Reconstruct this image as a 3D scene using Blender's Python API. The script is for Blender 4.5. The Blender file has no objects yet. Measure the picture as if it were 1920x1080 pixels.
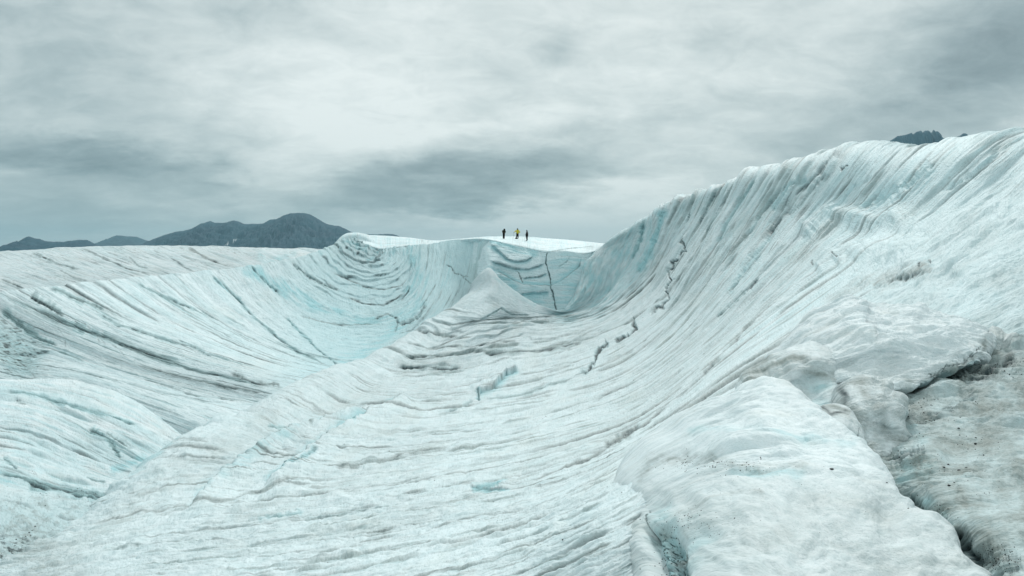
import bpy, bmesh, math, random
import numpy as np
from mathutils import Vector, Matrix

# ------------------------------------------------------------------ camera, world, sun
SC = bpy.context.scene
COL = SC.collection
FPX = 1387.0                      # focal length in pixels of the 1920 wide photograph
HOR = 490.0                       # row of the horizon
PITCH = math.atan((540.0 - HOR) / FPX)
cam_d = bpy.data.cameras.new("camera")
cam = bpy.data.objects.new("camera", cam_d)
COL.objects.link(cam)
cam_d.sensor_width = 36.0
cam_d.lens = 36.0 * FPX / 1920.0
cam_d.clip_start = 0.1
cam_d.clip_end = 60000.0
cam.location = (0, 0, 0)
cam.rotation_euler = (math.radians(90) - PITCH, 0, 0)
SC.camera = cam
FWD = np.array([0.0, math.cos(PITCH), -math.sin(PITCH)])
UP = np.array([0.0, math.sin(PITCH), math.cos(PITCH)])
RT = np.array([1.0, 0.0, 0.0])

SUN_EL, SUN_AZ = math.radians(42), math.radians(14)   # azimuth measured from +Y towards +X
sun_d = bpy.data.lights.new("sun", 'SUN')
sun_d.energy = 1.5
sun_d.angle = math.radians(10)
sun_d.color = (1.0, 0.985, 0.96)
sun = bpy.data.objects.new("sun", sun_d)
COL.objects.link(sun)
sd = Vector((math.sin(SUN_AZ) * math.cos(SUN_EL), math.cos(SUN_AZ) * math.cos(SUN_EL), math.sin(SUN_EL)))
sun.rotation_euler = sd.to_track_quat('Z', 'Y').to_euler()

SC.view_settings.view_transform = 'Standard'
SC.view_settings.look = 'None'
SC.view_settings.exposure = 0.28
SC.view_settings.gamma = 1.0


class NT:
    """small helper for building node graphs"""
    def __init__(self, tree):
        self.t = tree
        self.n = tree.nodes
        self.l = tree.links

    def new(self, typ, **kw):
        nd = self.n.new(typ)
        for k, v in kw.items():
            setattr(nd, k, v)
        return nd

    def put(self, sock, v):
        if hasattr(v, 'default_value') or hasattr(v, 'links'):
            self.l.new(v, sock)
        else:
            sock.default_value = v

    def m(self, op, a, b=None, c=None, clamp=False):
        nd = self.new('ShaderNodeMath', operation=op)
        nd.use_clamp = clamp
        self.put(nd.inputs[0], a)
        if b is not None:
            self.put(nd.inputs[1], b)
        if c is not None:
            self.put(nd.inputs[2], c)
        return nd.outputs[0]

    def mix(self, f, a, b):
        nd = self.new('ShaderNodeMix', data_type='RGBA')
        self.put(nd.inputs[0], f)
        self.put(nd.inputs[6], a)
        self.put(nd.inputs[7], b)
        return nd.outputs[2]

    def noise(self, vec, scale, detail=4.0, rough=0.55, dim='3D'):
        nd = self.new('ShaderNodeTexNoise', noise_dimensions=dim)
        if vec is not None:
            self.l.new(vec, nd.inputs['Vector'])
        nd.inputs['Scale'].default_value = scale
        nd.inputs['Detail'].default_value = detail
        nd.inputs['Roughness'].default_value = rough
        return nd

    def ramp(self, fac, lo, hi):
        nd = self.new('ShaderNodeMapRange', interpolation_type='SMOOTHSTEP')
        self.put(nd.inputs[0], fac)
        nd.inputs[1].default_value = lo
        nd.inputs[2].default_value = hi
        return nd.outputs[0]


def srgb(r, g, b):
    f = lambda c: (c / 255.0 / 12.92) if c / 255.0 <= 0.04045 else ((c / 255.0 + 0.055) / 1.055) ** 2.4
    return (f(r), f(g), f(b), 1.0)


def ang(u, v):
    """direction of a photograph pixel as azimuth, elevation"""
    d = RT * (u - 960) / FPX + FWD + UP * (540 - v) / FPX
    return math.atan2(d[0], d[1]), math.atan2(d[2], math.hypot(d[0], d[1]))


def build_world():
    w = bpy.data.worlds.new("World")
    SC.world = w
    w.use_nodes = True
    g = NT(w.node_tree)
    for nd in list(g.n):
        g.n.remove(nd)
    out = g.new('ShaderNodeOutputWorld')
    sky = g.new('ShaderNodeTexSky', sky_type='NISHITA')
    sky.sun_disc = False
    sky.sun_elevation = SUN_EL
    sky.sun_rotation = SUN_AZ
    sky.air_density = 1.0
    sky.dust_density = 2.0
    bgs = g.new('ShaderNodeBackground')
    g.l.new(sky.outputs[0], bgs.inputs[0])
    bgs.inputs[1].default_value = 0.08
    tc = g.new('ShaderNodeTexCoord')
    sep = g.new('ShaderNodeSeparateXYZ')
    g.l.new(tc.outputs['Generated'], sep.inputs[0])
    X, Y, Z = sep.outputs
    az = g.m('ARCTAN2', X, Y)
    hyp = g.m('SQRT', g.m('ADD', g.m('MULTIPLY', X, X), g.m('MULTIPLY', Y, Y)))
    el = g.m('ARCTAN2', Z, hyp)
    # clouds seen on a high flat layer: divide by height
    zz = g.m('ADD', g.m('MAXIMUM', Z, 0.0), 0.26)
    comb = g.new('ShaderNodeCombineXYZ')
    g.l.new(g.m('DIVIDE', X, zz), comb.inputs[0])
    g.l.new(g.m('DIVIDE', Y, zz), comb.inputs[1])
    cv = comb.outputs[0]
    mp = g.new('ShaderNodeMapping')
    g.l.new(cv, mp.inputs[0])
    mp.inputs['Rotation'].default_value = (0, 0, math.radians(-14))
    mp.inputs['Scale'].default_value = (1.0, 1.25, 1.0)
    cv = mp.outputs[0]
    n_big = g.noise(cv, 1.0, 5, 0.55).outputs[0]
    n_mid = g.noise(cv, 2.8, 8, 0.62)
    n_mid.inputs['Distortion'].default_value = 0.5
    n_mid = n_mid.outputs[0]
    n_fine = g.noise(cv, 8.0, 9, 0.66)
    n_fine.inputs['Distortion'].default_value = 0.9
    n_fine = n_fine.outputs[0]
    wn = g.noise(cv, 1.7, 8, 0.62)
    ws = g.new('ShaderNodeSeparateXYZ')
    g.l.new(wn.outputs[1], ws.inputs[0])
    azw = g.m('ADD', az, g.m('MULTIPLY', g.m('SUBTRACT', ws.outputs[0], 0.5), 0.34))
    elw = g.m('ADD', el, g.m('MULTIPLY', g.m('SUBTRACT', ws.outputs[1], 0.5), 0.13))
    # brightness map: cloud banks by direction (px, py, half width, half height, tilt deg, strength)
    blobs = CLOUDS
    acc = None
    for (pu, pv, hw, hh, tilt, st) in blobs:
        a0, e0 = ang(pu, pv)
        sa, se = hw / FPX, hh / FPX
        c, s = math.cos(math.radians(tilt)), math.sin(math.radians(tilt))
        da = g.m('SUBTRACT', azw, a0)
        de = g.m('SUBTRACT', elw, e0)
        p = g.m('ADD', g.m('MULTIPLY', da, c / sa), g.m('MULTIPLY', de, s / sa))
        q = g.m('ADD', g.m('MULTIPLY', da, -s / se), g.m('MULTIPLY', de, c / se))
        r2 = g.m('ADD', g.m('MULTIPLY', p, p), g.m('MULTIPLY', q, q))
        ga = g.m('MULTIPLY', g.m('EXPONENT', g.m('MULTIPLY', r2, -1.0)), st)
        acc = ga if acc is None else g.m('ADD', acc, ga)
    tex = g.m('ADD', g.m('MULTIPLY', g.m('SUBTRACT', n_big, 0.5), 0.62),
              g.m('ADD', g.m('MULTIPLY', g.m('SUBTRACT', n_mid, 0.5), 0.70),
                  g.m('MULTIPLY', g.m('SUBTRACT', n_fine, 0.5), 0.42)))
    val = g.m('ADD', g.m('ADD', 0.81, acc), tex)
    # colour: dark blue-grey cloud base -> pale warm-white veil
    cr = g.new('ShaderNodeValToRGB')
    g.l.new(val, cr.inputs[0])
    el_ = cr.color_ramp.elements
    el_[0].position = 0.0
    el_[0].color = srgb(108, 124, 128)
    el_[1].position = 1.0
    el_[1].color = srgb(226, 233, 231)
    for p, c in ((0.25, (138, 154, 157)), (0.5, (168, 182, 183)), (0.75, (200, 210, 209))):
        e = el_.new(p)
        e.color = srgb(*c)
    # the cloud deck gets thinner and brighter overhead, above what the photograph shows
    lift = g.m('ADD', 1.0, g.m('MULTIPLY', g.ramp(el, 0.42, 1.2), 0.45))
    bgc = g.new('ShaderNodeBackground')
    g.l.new(cr.outputs[0], bgc.inputs[0])
    g.l.new(lift, bgc.inputs[1])
    mx = g.new('ShaderNodeMixShader')
    mx.inputs[0].default_value = 0.93
    g.l.new(bgs.outputs[0], mx.inputs[1])
    g.l.new(bgc.outputs[0], mx.inputs[2])
    g.l.new(mx.outputs[0], out.inputs[0])


CLOUDS = [
    (860, 345, 300, 46, 6, -0.60), (720, 402, 170, 24, 4, -0.34), (1000, 290, 260, 40, 8, -0.10),
    (170, 290, 170, 28, -8, -0.46), (300, 355, 120, 26, -5, -0.16), (0, 60, 330, 260, 0, -0.26), (1900, 20, 420, 130, 0, -0.20), (0, 400, 300, 110, 0, -0.16),
    (1330, 85, 90, 34, 8, -0.26), (1030, 88, 60, 30, 8, -0.16), (1800, 130, 200, 70, 12, -0.34),
    (1700, 250, 240, 60, 6, -0.20), (1930, 60, 200, 120, 0, -0.16), (1450, 190, 260, 40, 8, -0.14),
    (640, 190, 260, 80, 4, 0.18), (960, 220, 200, 22, 6, 0.16), (850, 410, 160, 14, 2, 0.26),
    (1190, 345, 120, 26, 10, 0.26), (1500, 55, 260, 34, 8, 0.18), (500, 340, 90, 60, 0, 0.12),
    (100, 420, 260, 40, 0, -0.16), (1080, 425, 240, 34, 0, 0.30), (1500, 255, 120, 30, 0, -0.10),
]
build_world()

# ------------------------------------------------------------------ numeric helpers
def perlin(x, y, seed=0):
    rs = np.random.RandomState(int(seed))
    perm = rs.permutation(256).astype(np.int32)
    perm = np.concatenate([perm, perm])
    a = rs.rand(256).astype(np.float32) * 2 * np.pi
    gx, gy = np.cos(a).astype(np.float32), np.sin(a).astype(np.float32)
    x = np.asarray(x, dtype=np.float32)
    y = np.asarray(y, dtype=np.float32)
    xi = np.floor(x).astype(np.int32)
    yi = np.floor(y).astype(np.int32)
    xf = x - xi
    yf = y - yi
    u = xf * xf * xf * (xf * (xf * 6 - 15) + 10)
    v = yf * yf * yf * (yf * (yf * 6 - 15) + 10)

    def gr(ix, iy, fx, fy):
        h = perm[perm[ix & 255] + (iy & 255)]
        return gx[h] * fx + gy[h] * fy
    n00 = gr(xi, yi, xf, yf)
    n10 = gr(xi + 1, yi, xf - 1, yf)
    n01 = gr(xi, yi + 1, xf, yf - 1)
    n11 = gr(xi + 1, yi + 1, xf - 1, yf - 1)
    return ((n00 + u * (n10 - n00)) * (1 - v) + (n01 + u * (n11 - n01)) * v) * 1.5


def fbm(x, y, seed, octv=4, gain=0.5, lac=2.03):
    s = 0
    a = 1.0
    for k in range(octv):
        s = s + a * perlin(x, y, seed + k)
        x = x * lac + 11.3
        y = y * lac + 5.7
        a *= gain
    return s


def sstep(x, a, b):
    t = np.clip((x - a) / (b - a), 0, 1)
    return t * t * (3 - 2 * t)


def herm(ts, P, t):
    """non uniform Catmull-Rom: knots ts, values P (n,...), evaluated at t"""
    ts = np.asarray(ts, float)
    P = np.asarray(P, float)
    d = (P[1:] - P[:-1]) / (ts[1:] - ts[:-1]).reshape((-1,) + (1,) * (P.ndim - 1))
    h = ts[1:] - ts[:-1]
    M = np.zeros_like(P)
    M[0] = d[0]
    M[-1] = d[-1]
    for i in range(1, len(ts) - 1):
        M[i] = (d[i - 1] * h[i] + d[i] * h[i - 1]) / (h[i] + h[i - 1])
    i = np.clip(np.searchsorted(ts, t, side='right') - 1, 0, len(ts) - 2)
    hh = h[i]
    f = (t - ts[i]) / hh
    sh = (-1,) + (1,) * (P.ndim - 1)
    f = f.reshape(sh)
    hh = hh.reshape(sh)
    return ((2 * f ** 3 - 3 * f ** 2 + 1) * P[i] + (f ** 3 - 2 * f ** 2 + f) * hh * M[i]
            + (-2 * f ** 3 + 3 * f ** 2) * P[i + 1] + (f ** 3 - f ** 2) * hh * M[i + 1])


def resample(curve, n):
    c = np.array(curve, float)
    uvw = np.stack([c[:, 0], c[:, 1], 1.0 / c[:, 2]], 1)
    seg = np.hypot(np.diff(c[:, 0]), np.diff(c[:, 1])) + 3 * np.abs(np.diff(c[:, 2]))
    ts = np.concatenate([[0], np.cumsum(np.maximum(seg, 1.0))])
    return herm(ts, uvw, np.linspace(0, ts[-1], n)), ts[-1]


def unproj(u, v, Y):
    d = (RT * ((u - 960) / FPX)[..., None] + FWD + UP * ((540 - v) / FPX)[..., None])
    return d * np.asarray(Y)[..., None]


def proj(P):
    Y = P @ FWD
    return 960 + FPX * (P @ RT) / Y, 540 - FPX * (P @ UP) / Y, Y


class Sheet:
    """a glacier surface laid through flow lines; s runs along the flow, t across it"""
    def __init__(self, curves, ns, nt):
        rs = [resample(c, 260) for c in curves]
        R = np.stack([r[0] for r in rs])
        L = np.mean([r[1] for r in rs])
        mid = np.hypot(np.diff(R[:, :, 0], axis=0), np.diff(R[:, :, 1], axis=0)).mean(1)
        tk = np.concatenate([[0], np.cumsum(mid)])
        W = tk[-1]
        G = herm(tk, R, np.linspace(0, W, nt))                  # nt x 260 x 3
        G = np.moveaxis(herm(np.linspace(0, L, 260), np.moveaxis(G, 1, 0), np.linspace(0, L, ns)), 0, 1)
        self.u, self.v, self.Y = [a.astype(np.float32) for a in (G[..., 0], G[..., 1], 1.0 / G[..., 2])]
        self.P = unproj(self.u, self.v, self.Y)
        self.S = np.broadcast_to(np.linspace(0, L, ns)[None, :], self.u.shape).astype(np.float32)
        self.T = np.broadcast_to(np.linspace(0, W, nt)[:, None], self.u.shape).astype(np.float32)
        self.finish()

    def world_map(self, k):
        """pattern coordinates laid over the ground in metres instead of along the flow"""
        P = self.P
        self.iso = True
        self.S = ((P[..., 0] + 0.25 * P[..., 1]) / k).astype(np.float32)
        self.T = ((0.75 * P[..., 1] + P[..., 2]) / k).astype(np.float32)

    def finish(self):
        self.px = self.Y / FPX
        ds = np.gradient(self.P, axis=1)
        dt = np.gradient(self.P, axis=0)
        n = np.cross(ds, dt)
        n /= np.linalg.norm(n, axis=2, keepdims=True) + 1e-12
        if (n[..., 2]).mean() < 0:
            n = -n
            self.flip = True
        else:
            self.flip = False
        self.N = n
        self.disp = np.zeros(self.u.shape, np.float32)      # in photograph pixels
        self.blue = np.zeros(self.u.shape, np.float32)
        self.dirt = np.zeros(self.u.shape, np.float32)
        self.dark = np.zeros(self.u.shape, np.float32)

    def stroke(self, poly, w, jit=0.0, seed=0, sc=22.0):
        """distance (in units of w) to a polyline, signed side, fraction along; full arrays"""
        out = np.full(self.u.shape, 99.0, np.float32)
        sgn = np.zeros(self.u.shape, np.float32)
        fr = np.zeros(self.u.shape, np.float32)
        r = self.local(poly, w, jit, seed, sc)
        if r is not None:
            sl, d, s_, f = r
            out[sl], sgn[sl], fr[sl] = d, s_, f
        return out, sgn, fr

    def local(self, poly, w, jit=0.0, seed=0, sc=22.0):
        """the same, only for the vertices near the line: (row, column) indices and flat arrays"""
        pu = np.array([p[0] for p in poly], np.float32)
        pv = np.array([p[1] for p in poly], np.float32)
        pad = 4 * w + 3 * jit
        sl = np.nonzero((self.u > pu.min() - pad) & (self.u < pu.max() + pad) & (self.v > pv.min() - pad) & (self.v < pv.max() + pad))
        if len(sl[0]) == 0:
            return None
        uu, vv = self.u[sl], self.v[sl]
        if jit:
            uu, vv = (uu + jit * fbm(uu / sc, vv / sc, seed, 3), vv + jit * fbm(uu / sc + 40, vv / sc, seed + 7, 3))
        best = np.full(uu.shape, 1e9, np.float32)
        bs = np.zeros(uu.shape, np.float32)
        bf = np.zeros(uu.shape, np.float32)
        tot = np.hypot(np.diff(pu), np.diff(pv))
        cum = np.concatenate([[0], np.cumsum(tot)]) / tot.sum()
        for i in range(len(poly) - 1):
            dx, dy = pu[i + 1] - pu[i], pv[i + 1] - pv[i]
            l2 = dx * dx + dy * dy + 1e-9
            t = np.clip(((uu - pu[i]) * dx + (vv - pv[i]) * dy) / l2, 0, 1)
            ex, ey = uu - pu[i] - t * dx, vv - pv[i] - t * dy
            d = np.hypot(ex, ey)
            k = d < best
            best = np.where(k, d, best)
            bs = np.where(k, np.sign(ex * dy - ey * dx), bs)
            bf = np.where(k, cum[i] + t * (cum[i + 1] - cum[i]), bf)
        d = best / w
        k = d < 4.0
        sl = (sl[0][k], sl[1][k])
        return sl, d[k], bs[k], bf[k]

    def up(self, what, sl, val):
        a = getattr(self, what)
        a[sl] = np.maximum(a[sl], val)

    def crack(self, poly, w=3.0, depth=4.0, dark=0.6, blue=0.0, dirt=0.3, jit=3.0, seed=1, broken=0.3, sc=None, along=True):
        if sc is None:
            sc = 45.0 + 4 * w
        else:
            along = False
        r = self.local(poly, w, jit, seed, sc)
        if r is None:
            return
        sl, d, sg, fr = r
        br = np.clip(1 - broken * 2.2 * np.clip(fbm(fr * 17.0, fr * 0 + seed, seed + 3, 3) + 0.25, 0, 1), 0, 1)
        # the line swells and thins along its length
        d = d / (0.65 + 0.75 * sstep(fbm(fr * 9.0, fr * 0 + 3.3 + seed, seed + 5, 3), -0.5, 0.6))
        taper = sstep(fr, 0, 0.12) * sstep(1 - fr, 0, 0.12) * 0.95 + 0.05
        S, T = self.S[sl], self.T[sl]
        if along:
            fib = np.clip(0.75 + 1.1 * fbm(S / 60, T / (1.2 + 0.9 * w), seed + 17, 3), 0, 1.3)
            d = d * (1 + 0.35 * perlin(S / 40, T / (1.0 + w), seed + 19))
        else:
            fib = 1.0
        g = np.exp(-d * d) * br * taper * fib
        self.disp[sl] -= depth * g
        br = br * fib
        self.up('dark', sl, np.minimum(1.0, 1.3 * dark * np.exp(-(d * 1.05) ** 2) * br * taper))
        self.up('dirt', sl, dirt * np.exp(-(d / 1.5) ** 2) * taper)
        self.up('blue', sl, blue * np.exp(-(d / 2.0) ** 2) * taper)

    def ledge(self, poly, w=10.0, h=5.0, blue=0.5, dark=0.3, side=1, jit=1.5, seed=2, sc=30.0):
        """a lip: ground on one side of the line stands out and ends in a small step"""
        r = self.local(poly, w, jit, seed, sc)
        if r is None:
            return
        sl, d, sg, fr = r
        taper = sstep(fr, 0, 0.1) * sstep(1 - fr, 0, 0.1)
        sd_ = d * sg * side
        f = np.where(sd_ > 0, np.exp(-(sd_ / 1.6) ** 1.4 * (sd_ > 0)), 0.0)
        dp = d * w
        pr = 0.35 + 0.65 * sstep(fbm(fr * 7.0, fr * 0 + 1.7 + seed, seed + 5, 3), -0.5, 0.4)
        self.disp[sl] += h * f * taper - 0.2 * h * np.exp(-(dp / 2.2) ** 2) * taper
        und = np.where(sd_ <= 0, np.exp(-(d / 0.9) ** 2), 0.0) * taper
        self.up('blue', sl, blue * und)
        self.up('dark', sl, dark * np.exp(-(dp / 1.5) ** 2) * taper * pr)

    def paint(self, what, poly, w, st, jit=8.0, seed=5, sc=40.0, mod=None):
        r = self.local(poly, w, jit, seed, sc)
        if r is None:
            return
        sl, d, sg, fr = r
        S, T = self.S[sl], self.T[sl]
        fib = 0.72 + 0.55 * (fbm(S / 40, T / 34, seed + 17, 4) if getattr(self, 'iso', False) else fbm(S / 70, T / 7, seed + 17, 3))
        g = st * np.exp(-(d ** 2) * 1.1) * fib
        if mod is not None:
            g = g * mod[sl]
        self.up(what, sl, g)

    def hill(self, poly, w, h, jit=4, seed=3):
        r = self.local(poly, w, jit, seed)
        if r is None:
            return
        self.disp[r[0]] += h * np.exp(-r[1] ** 2)

    def streaks(self, amp=1.0, aspect=12.0, w0=22.0, octv=5, seed=10, blue=0.3, dirt=0.35, mask=1.0, wob=0.6, groove=0.5, lines=0.5):
        S, T = self.S, self.T
        Tw = T + w0 * wob * perlin(S / 240.0, T / 90.0, seed + 50) + 0.25 * w0 * wob * perlin(S / 70.0, T / 30.0, seed + 51)
        w = w0
        a = amp * w0 * 0.13
        asp = aspect
        tot = 0
        for k in range(octv):
            n = perlin(S / (w * asp) + 7 * k, Tw / w, seed + k)
            n2 = perlin(S / (w * asp * 0.5) + 3 * k, Tw / w, seed + 20 + k)
            b = np.abs(n) ** 0.8
            tot = tot + a * ((1 - groove) * n + groove * (b * 1.6 - 0.5)) * (0.65 + 0.7 * n2)
            if k in (1, 2, 3):
                g = np.exp(-(n / (0.055 + 0.012 * k)) ** 2) * sstep(n2 + perlin(S / 160, Tw / 60, seed + 33 + k), 0.12, 0.75)
                self.dirt = np.maximum(self.dirt, dirt * g * mask)
                self.dark = np.maximum(self.dark, lines * 0.55 * g * g * sstep(perlin(S / 110, Tw / 40, seed + 63 + k), 0.0, 0.5) * mask)
            if k in (0, 1, 2):
                bb = sstep(perlin(S / (w * asp) + 9, Tw / w, seed + 80 + k), 0.15, 0.7)
                self.blue = np.maximum(self.blue, blue * bb * mask)
            w *= 0.5
            a *= 0.52
            asp *= 0.82
        self.disp += tot * mask

    def bands(self, widths=(26, 13, 7, 4), length=520.0, amp=1.0, dirt=0.4, dark=0.35, blue=0.2, seed=30, mask=1.0, warp=9.0):
        """long continuous layering that follows the flow"""
        S, T = self.S, self.T
        Tw = T + warp * perlin(S / 420.0, T / 110.0, seed + 70) + 0.22 * warp * perlin(S / 95.0, T / 26.0, seed + 71) + 0.06 * warp * perlin(S / 24.0, T / 9.0, seed + 72)
        tone = sstep(perlin(S / 500.0, Tw / 75.0, seed + 60) + 0.5 * perlin(S / 260.0, Tw / 30.0, seed + 61), -0.35, 0.75)
        tot = 0
        L = length
        for k, w in enumerate(widths):
            n = perlin(S / L + 5 * k, Tw / w, seed + k)
            h = np.clip(0.55 + 1.3 * perlin(S / (L * 0.35), Tw / (w * 3), seed + 20 + k), 0.1, 1.3)
            # rounded back, sharp foot: cut layers
            tot = tot + amp * w * 0.15 * (1.25 * np.abs(n) ** 0.75 - 0.35 + 0.45 * n) * h
            g = np.exp(-(n / (0.07 + 0.02 * k)) ** 2) * np.clip(h - 0.15, 0, 1)
            self.dirt = np.maximum(self.dirt, dirt * (0.35 + 0.65 * tone) * g * mask)
            self.dark = np.maximum(self.dark, dark * g * g * sstep(perlin(S / 130.0, Tw / (w * 2.2), seed + 40 + k), -0.05, 0.55) * (0.25 + 0.75 * tone) * mask)
            b = sstep(n, 0.12, 0.55) * (0.4 + 0.6 * sstep(perlin(S / (L * 0.6), Tw / (w * 5), seed + 50 + k), -0.2, 0.5))
            self.blue = np.maximum(self.blue, blue * b * mask)
            L *= 0.62
        self.dirt = np.maximum(self.dirt, dirt * 0.26 * tone * mask)
        self.disp += tot * mask

    def flowlines(self, count, seed, t0=0.0, t1=1.0, s0=0.0, s1=1.0, wmin=0.7, wmax=2.4, lmin=150, lmax=700, depth=2.6, dark=0.6, dirt=0.6, blue=0.3, warp=9.0, mask=None):
        """single layers picked out by melt: thin grooves that run with the flow, fade in and out and collect dirt"""
        rs = np.random.RandomState(seed)
        S, T = self.S, self.T
        Smax, Tmax = float(S.max()), float(T.max())
        Tw = T + warp * perlin(S / 420.0, T / 110.0, seed + 70) + 0.25 * warp * perlin(S / 95.0, T / 26.0, seed + 71) + 0.09 * warp * perlin(S / 24.0, T / 9.0, seed + 72)
        rag = perlin(S / 7.0, T / 2.5, seed + 73) + 0.7 * perlin(S / 30.0, T / 3.0, seed + 74)
        for i in range(count):
            tc = Tmax * (t0 + (t1 - t0) * rs.rand())
            L = lmin + (lmax - lmin) * rs.rand() ** 1.5
            sc_ = Smax * (s0 + (s1 - s0) * rs.rand())
            w = wmin + (wmax - wmin) * rs.rand() ** 2.2
            st = 0.35 + 0.65 * rs.rand()
            tilt = rs.uniform(-0.012, 0.012)
            kind = rs.rand()
            sl = np.nonzero((np.abs(Tw - tc - tilt * (S - sc_)) < 4.5 * w) & (np.abs(S - sc_) < L * 0.5))
            if len(sl[0]) == 0:
                continue
            s_, d = S[sl], (Tw[sl] - tc - tilt * (S[sl] - sc_))
            env = np.clip(1 - (2 * (s_ - sc_) / L) ** 2, 0, 1) ** 0.8
            env = env * sstep(perlin(s_ / 60.0, s_ * 0 + i * 3.7, seed + 75), -0.55, 0.15) * st
            if mask is not None:
                env = env * mask[sl]
            ww = w * (0.6 + 0.5 * env + 0.22 * rag[sl])
            ww = np.maximum(ww, 0.35)
            x = d / ww
            # sharp upper lip, softer lower side
            g = np.where(x < 0, np.exp(-(x * 1.5) ** 2), np.exp(-(x * 0.75) ** 2))
            self.disp[sl] += env * w * depth * (0.45 * np.exp(-((x + 2.0) / 1.1) ** 2) - g * 0.8)
            self.up('dark', sl, (dark if kind < 0.55 else 0.2 * dark) * env * np.exp(-(x * 1.2) ** 2))
            self.up('dirt', sl, dirt * env * np.exp(-(x / 2.2) ** 2))
            if kind > 0.6:
                self.up('blue', sl, blue * 1.5 * env * np.exp(-((x - 1) / 2.0) ** 2))

    def lumps(self, amp=1.0, size=30.0, squash=0.6, octv=5, seed=100, mask=1.0, billow=0.6, gain=0.5):
        x, y = self.S / size, self.T / (size * squash)
        tot = 0
        a = amp * size * 0.12
        wx = 0.5 * perlin(x * 0.6, y * 0.6, seed + 40)
        wy = 0.5 * perlin(x * 0.6 + 9, y * 0.6, seed + 41)
        x = x + wx
        y = y + wy
        for k in range(octv):
            n = perlin(x, y, seed + k)
            tot = tot + a * (billow * (np.abs(n) * 1.8 - 0.5) + (1 - billow) * n)
            x = x * 2.03 + 3.1
            y = y * 2.03 + 1.7
            a *= gain
        self.disp += tot * mask

    def grime(self, st, size=40.0, asp=3.0, lo=0.0, hi=0.8, seed=200, mask=1.0):
        n = fbm(self.S / (size * asp), self.T / size, seed, 5, 0.6)
        self.dirt = np.maximum(self.dirt, st * sstep(n, lo, hi) * mask)

    def build(self, name, mat, label=None, cat=None, kind='structure'):
        self.P = self.P + self.N * (self.disp * self.px)[..., None]
        h, w = self.u.shape
        me = bpy.data.meshes.new(name)
        nv = h * w
        me.vertices.add(nv)
        me.vertices.foreach_set('co', self.P.astype(np.float32).ravel())
        idx = np.arange(nv, dtype=np.int32).reshape(h, w)
        q = np.stack([idx[:-1, :-1], idx[:-1, 1:], idx[1:, 1:], idx[1:, :-1]], -1).reshape(-1, 4)
        if self.flip:
            q = q[:, ::-1]
        nf = len(q)
        me.loops.add(nf * 4)
        me.loops.foreach_set('vertex_index', np.ascontiguousarray(q).ravel())
        me.polygons.add(nf)
        me.polygons.foreach_set('loop_start', np.arange(0, nf * 4, 4, dtype=np.int32))
        me.polygons.foreach_set('use_smooth', np.ones(nf, dtype=bool))
        for k in ('blue', 'dirt', 'dark'):
            at = me.attributes.new(k, 'FLOAT', 'POINT')
            at.data.foreach_set('value', np.clip(getattr(self, k), 0, 1).astype(np.float32).ravel())
        at = me.attributes.new('flow', 'FLOAT_VECTOR', 'POINT')
        fl = np.stack([self.S, self.T, self.T * 0], -1) / 100.0
        at.data.foreach_set('vector', fl.astype(np.float32).ravel())
        me.update()
        me.validate()
        me.materials.append(mat)
        ob = bpy.data.objects.new(name, me)
        COL.objects.link(ob)
        if kind:
            ob['kind'] = kind
        if label:
            ob['label'] = label
        if cat:
            ob['category'] = cat
        self.pu, self.pv, self.pY = proj(self.P)
        SHEETS.append(self)
        return ob


SHEETS = []


def ground_at(u, v, sheets=None, tol=2.0):
    """world point of the nearest surface seen at a photograph pixel"""
    best = None
    for s in (sheets or SHEETS):
        m = (np.abs(s.pu - u) < tol) & (np.abs(s.pv - v) < tol)
        if m.any():
            Ys = s.pY[m]
            k = Ys < Ys.min() + 0.35 + 0.02 * Ys.min()
            p = s.P[m][k]
            dd = (s.pu[m][k] - u) ** 2 + (s.pv[m][k] - v) ** 2
            c = p[np.argmin(dd)]
            y = float(c @ FWD)
            if best is None or y < best[0]:
                best = (y, c)
    return None if best is None else Vector(best[1])


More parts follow.
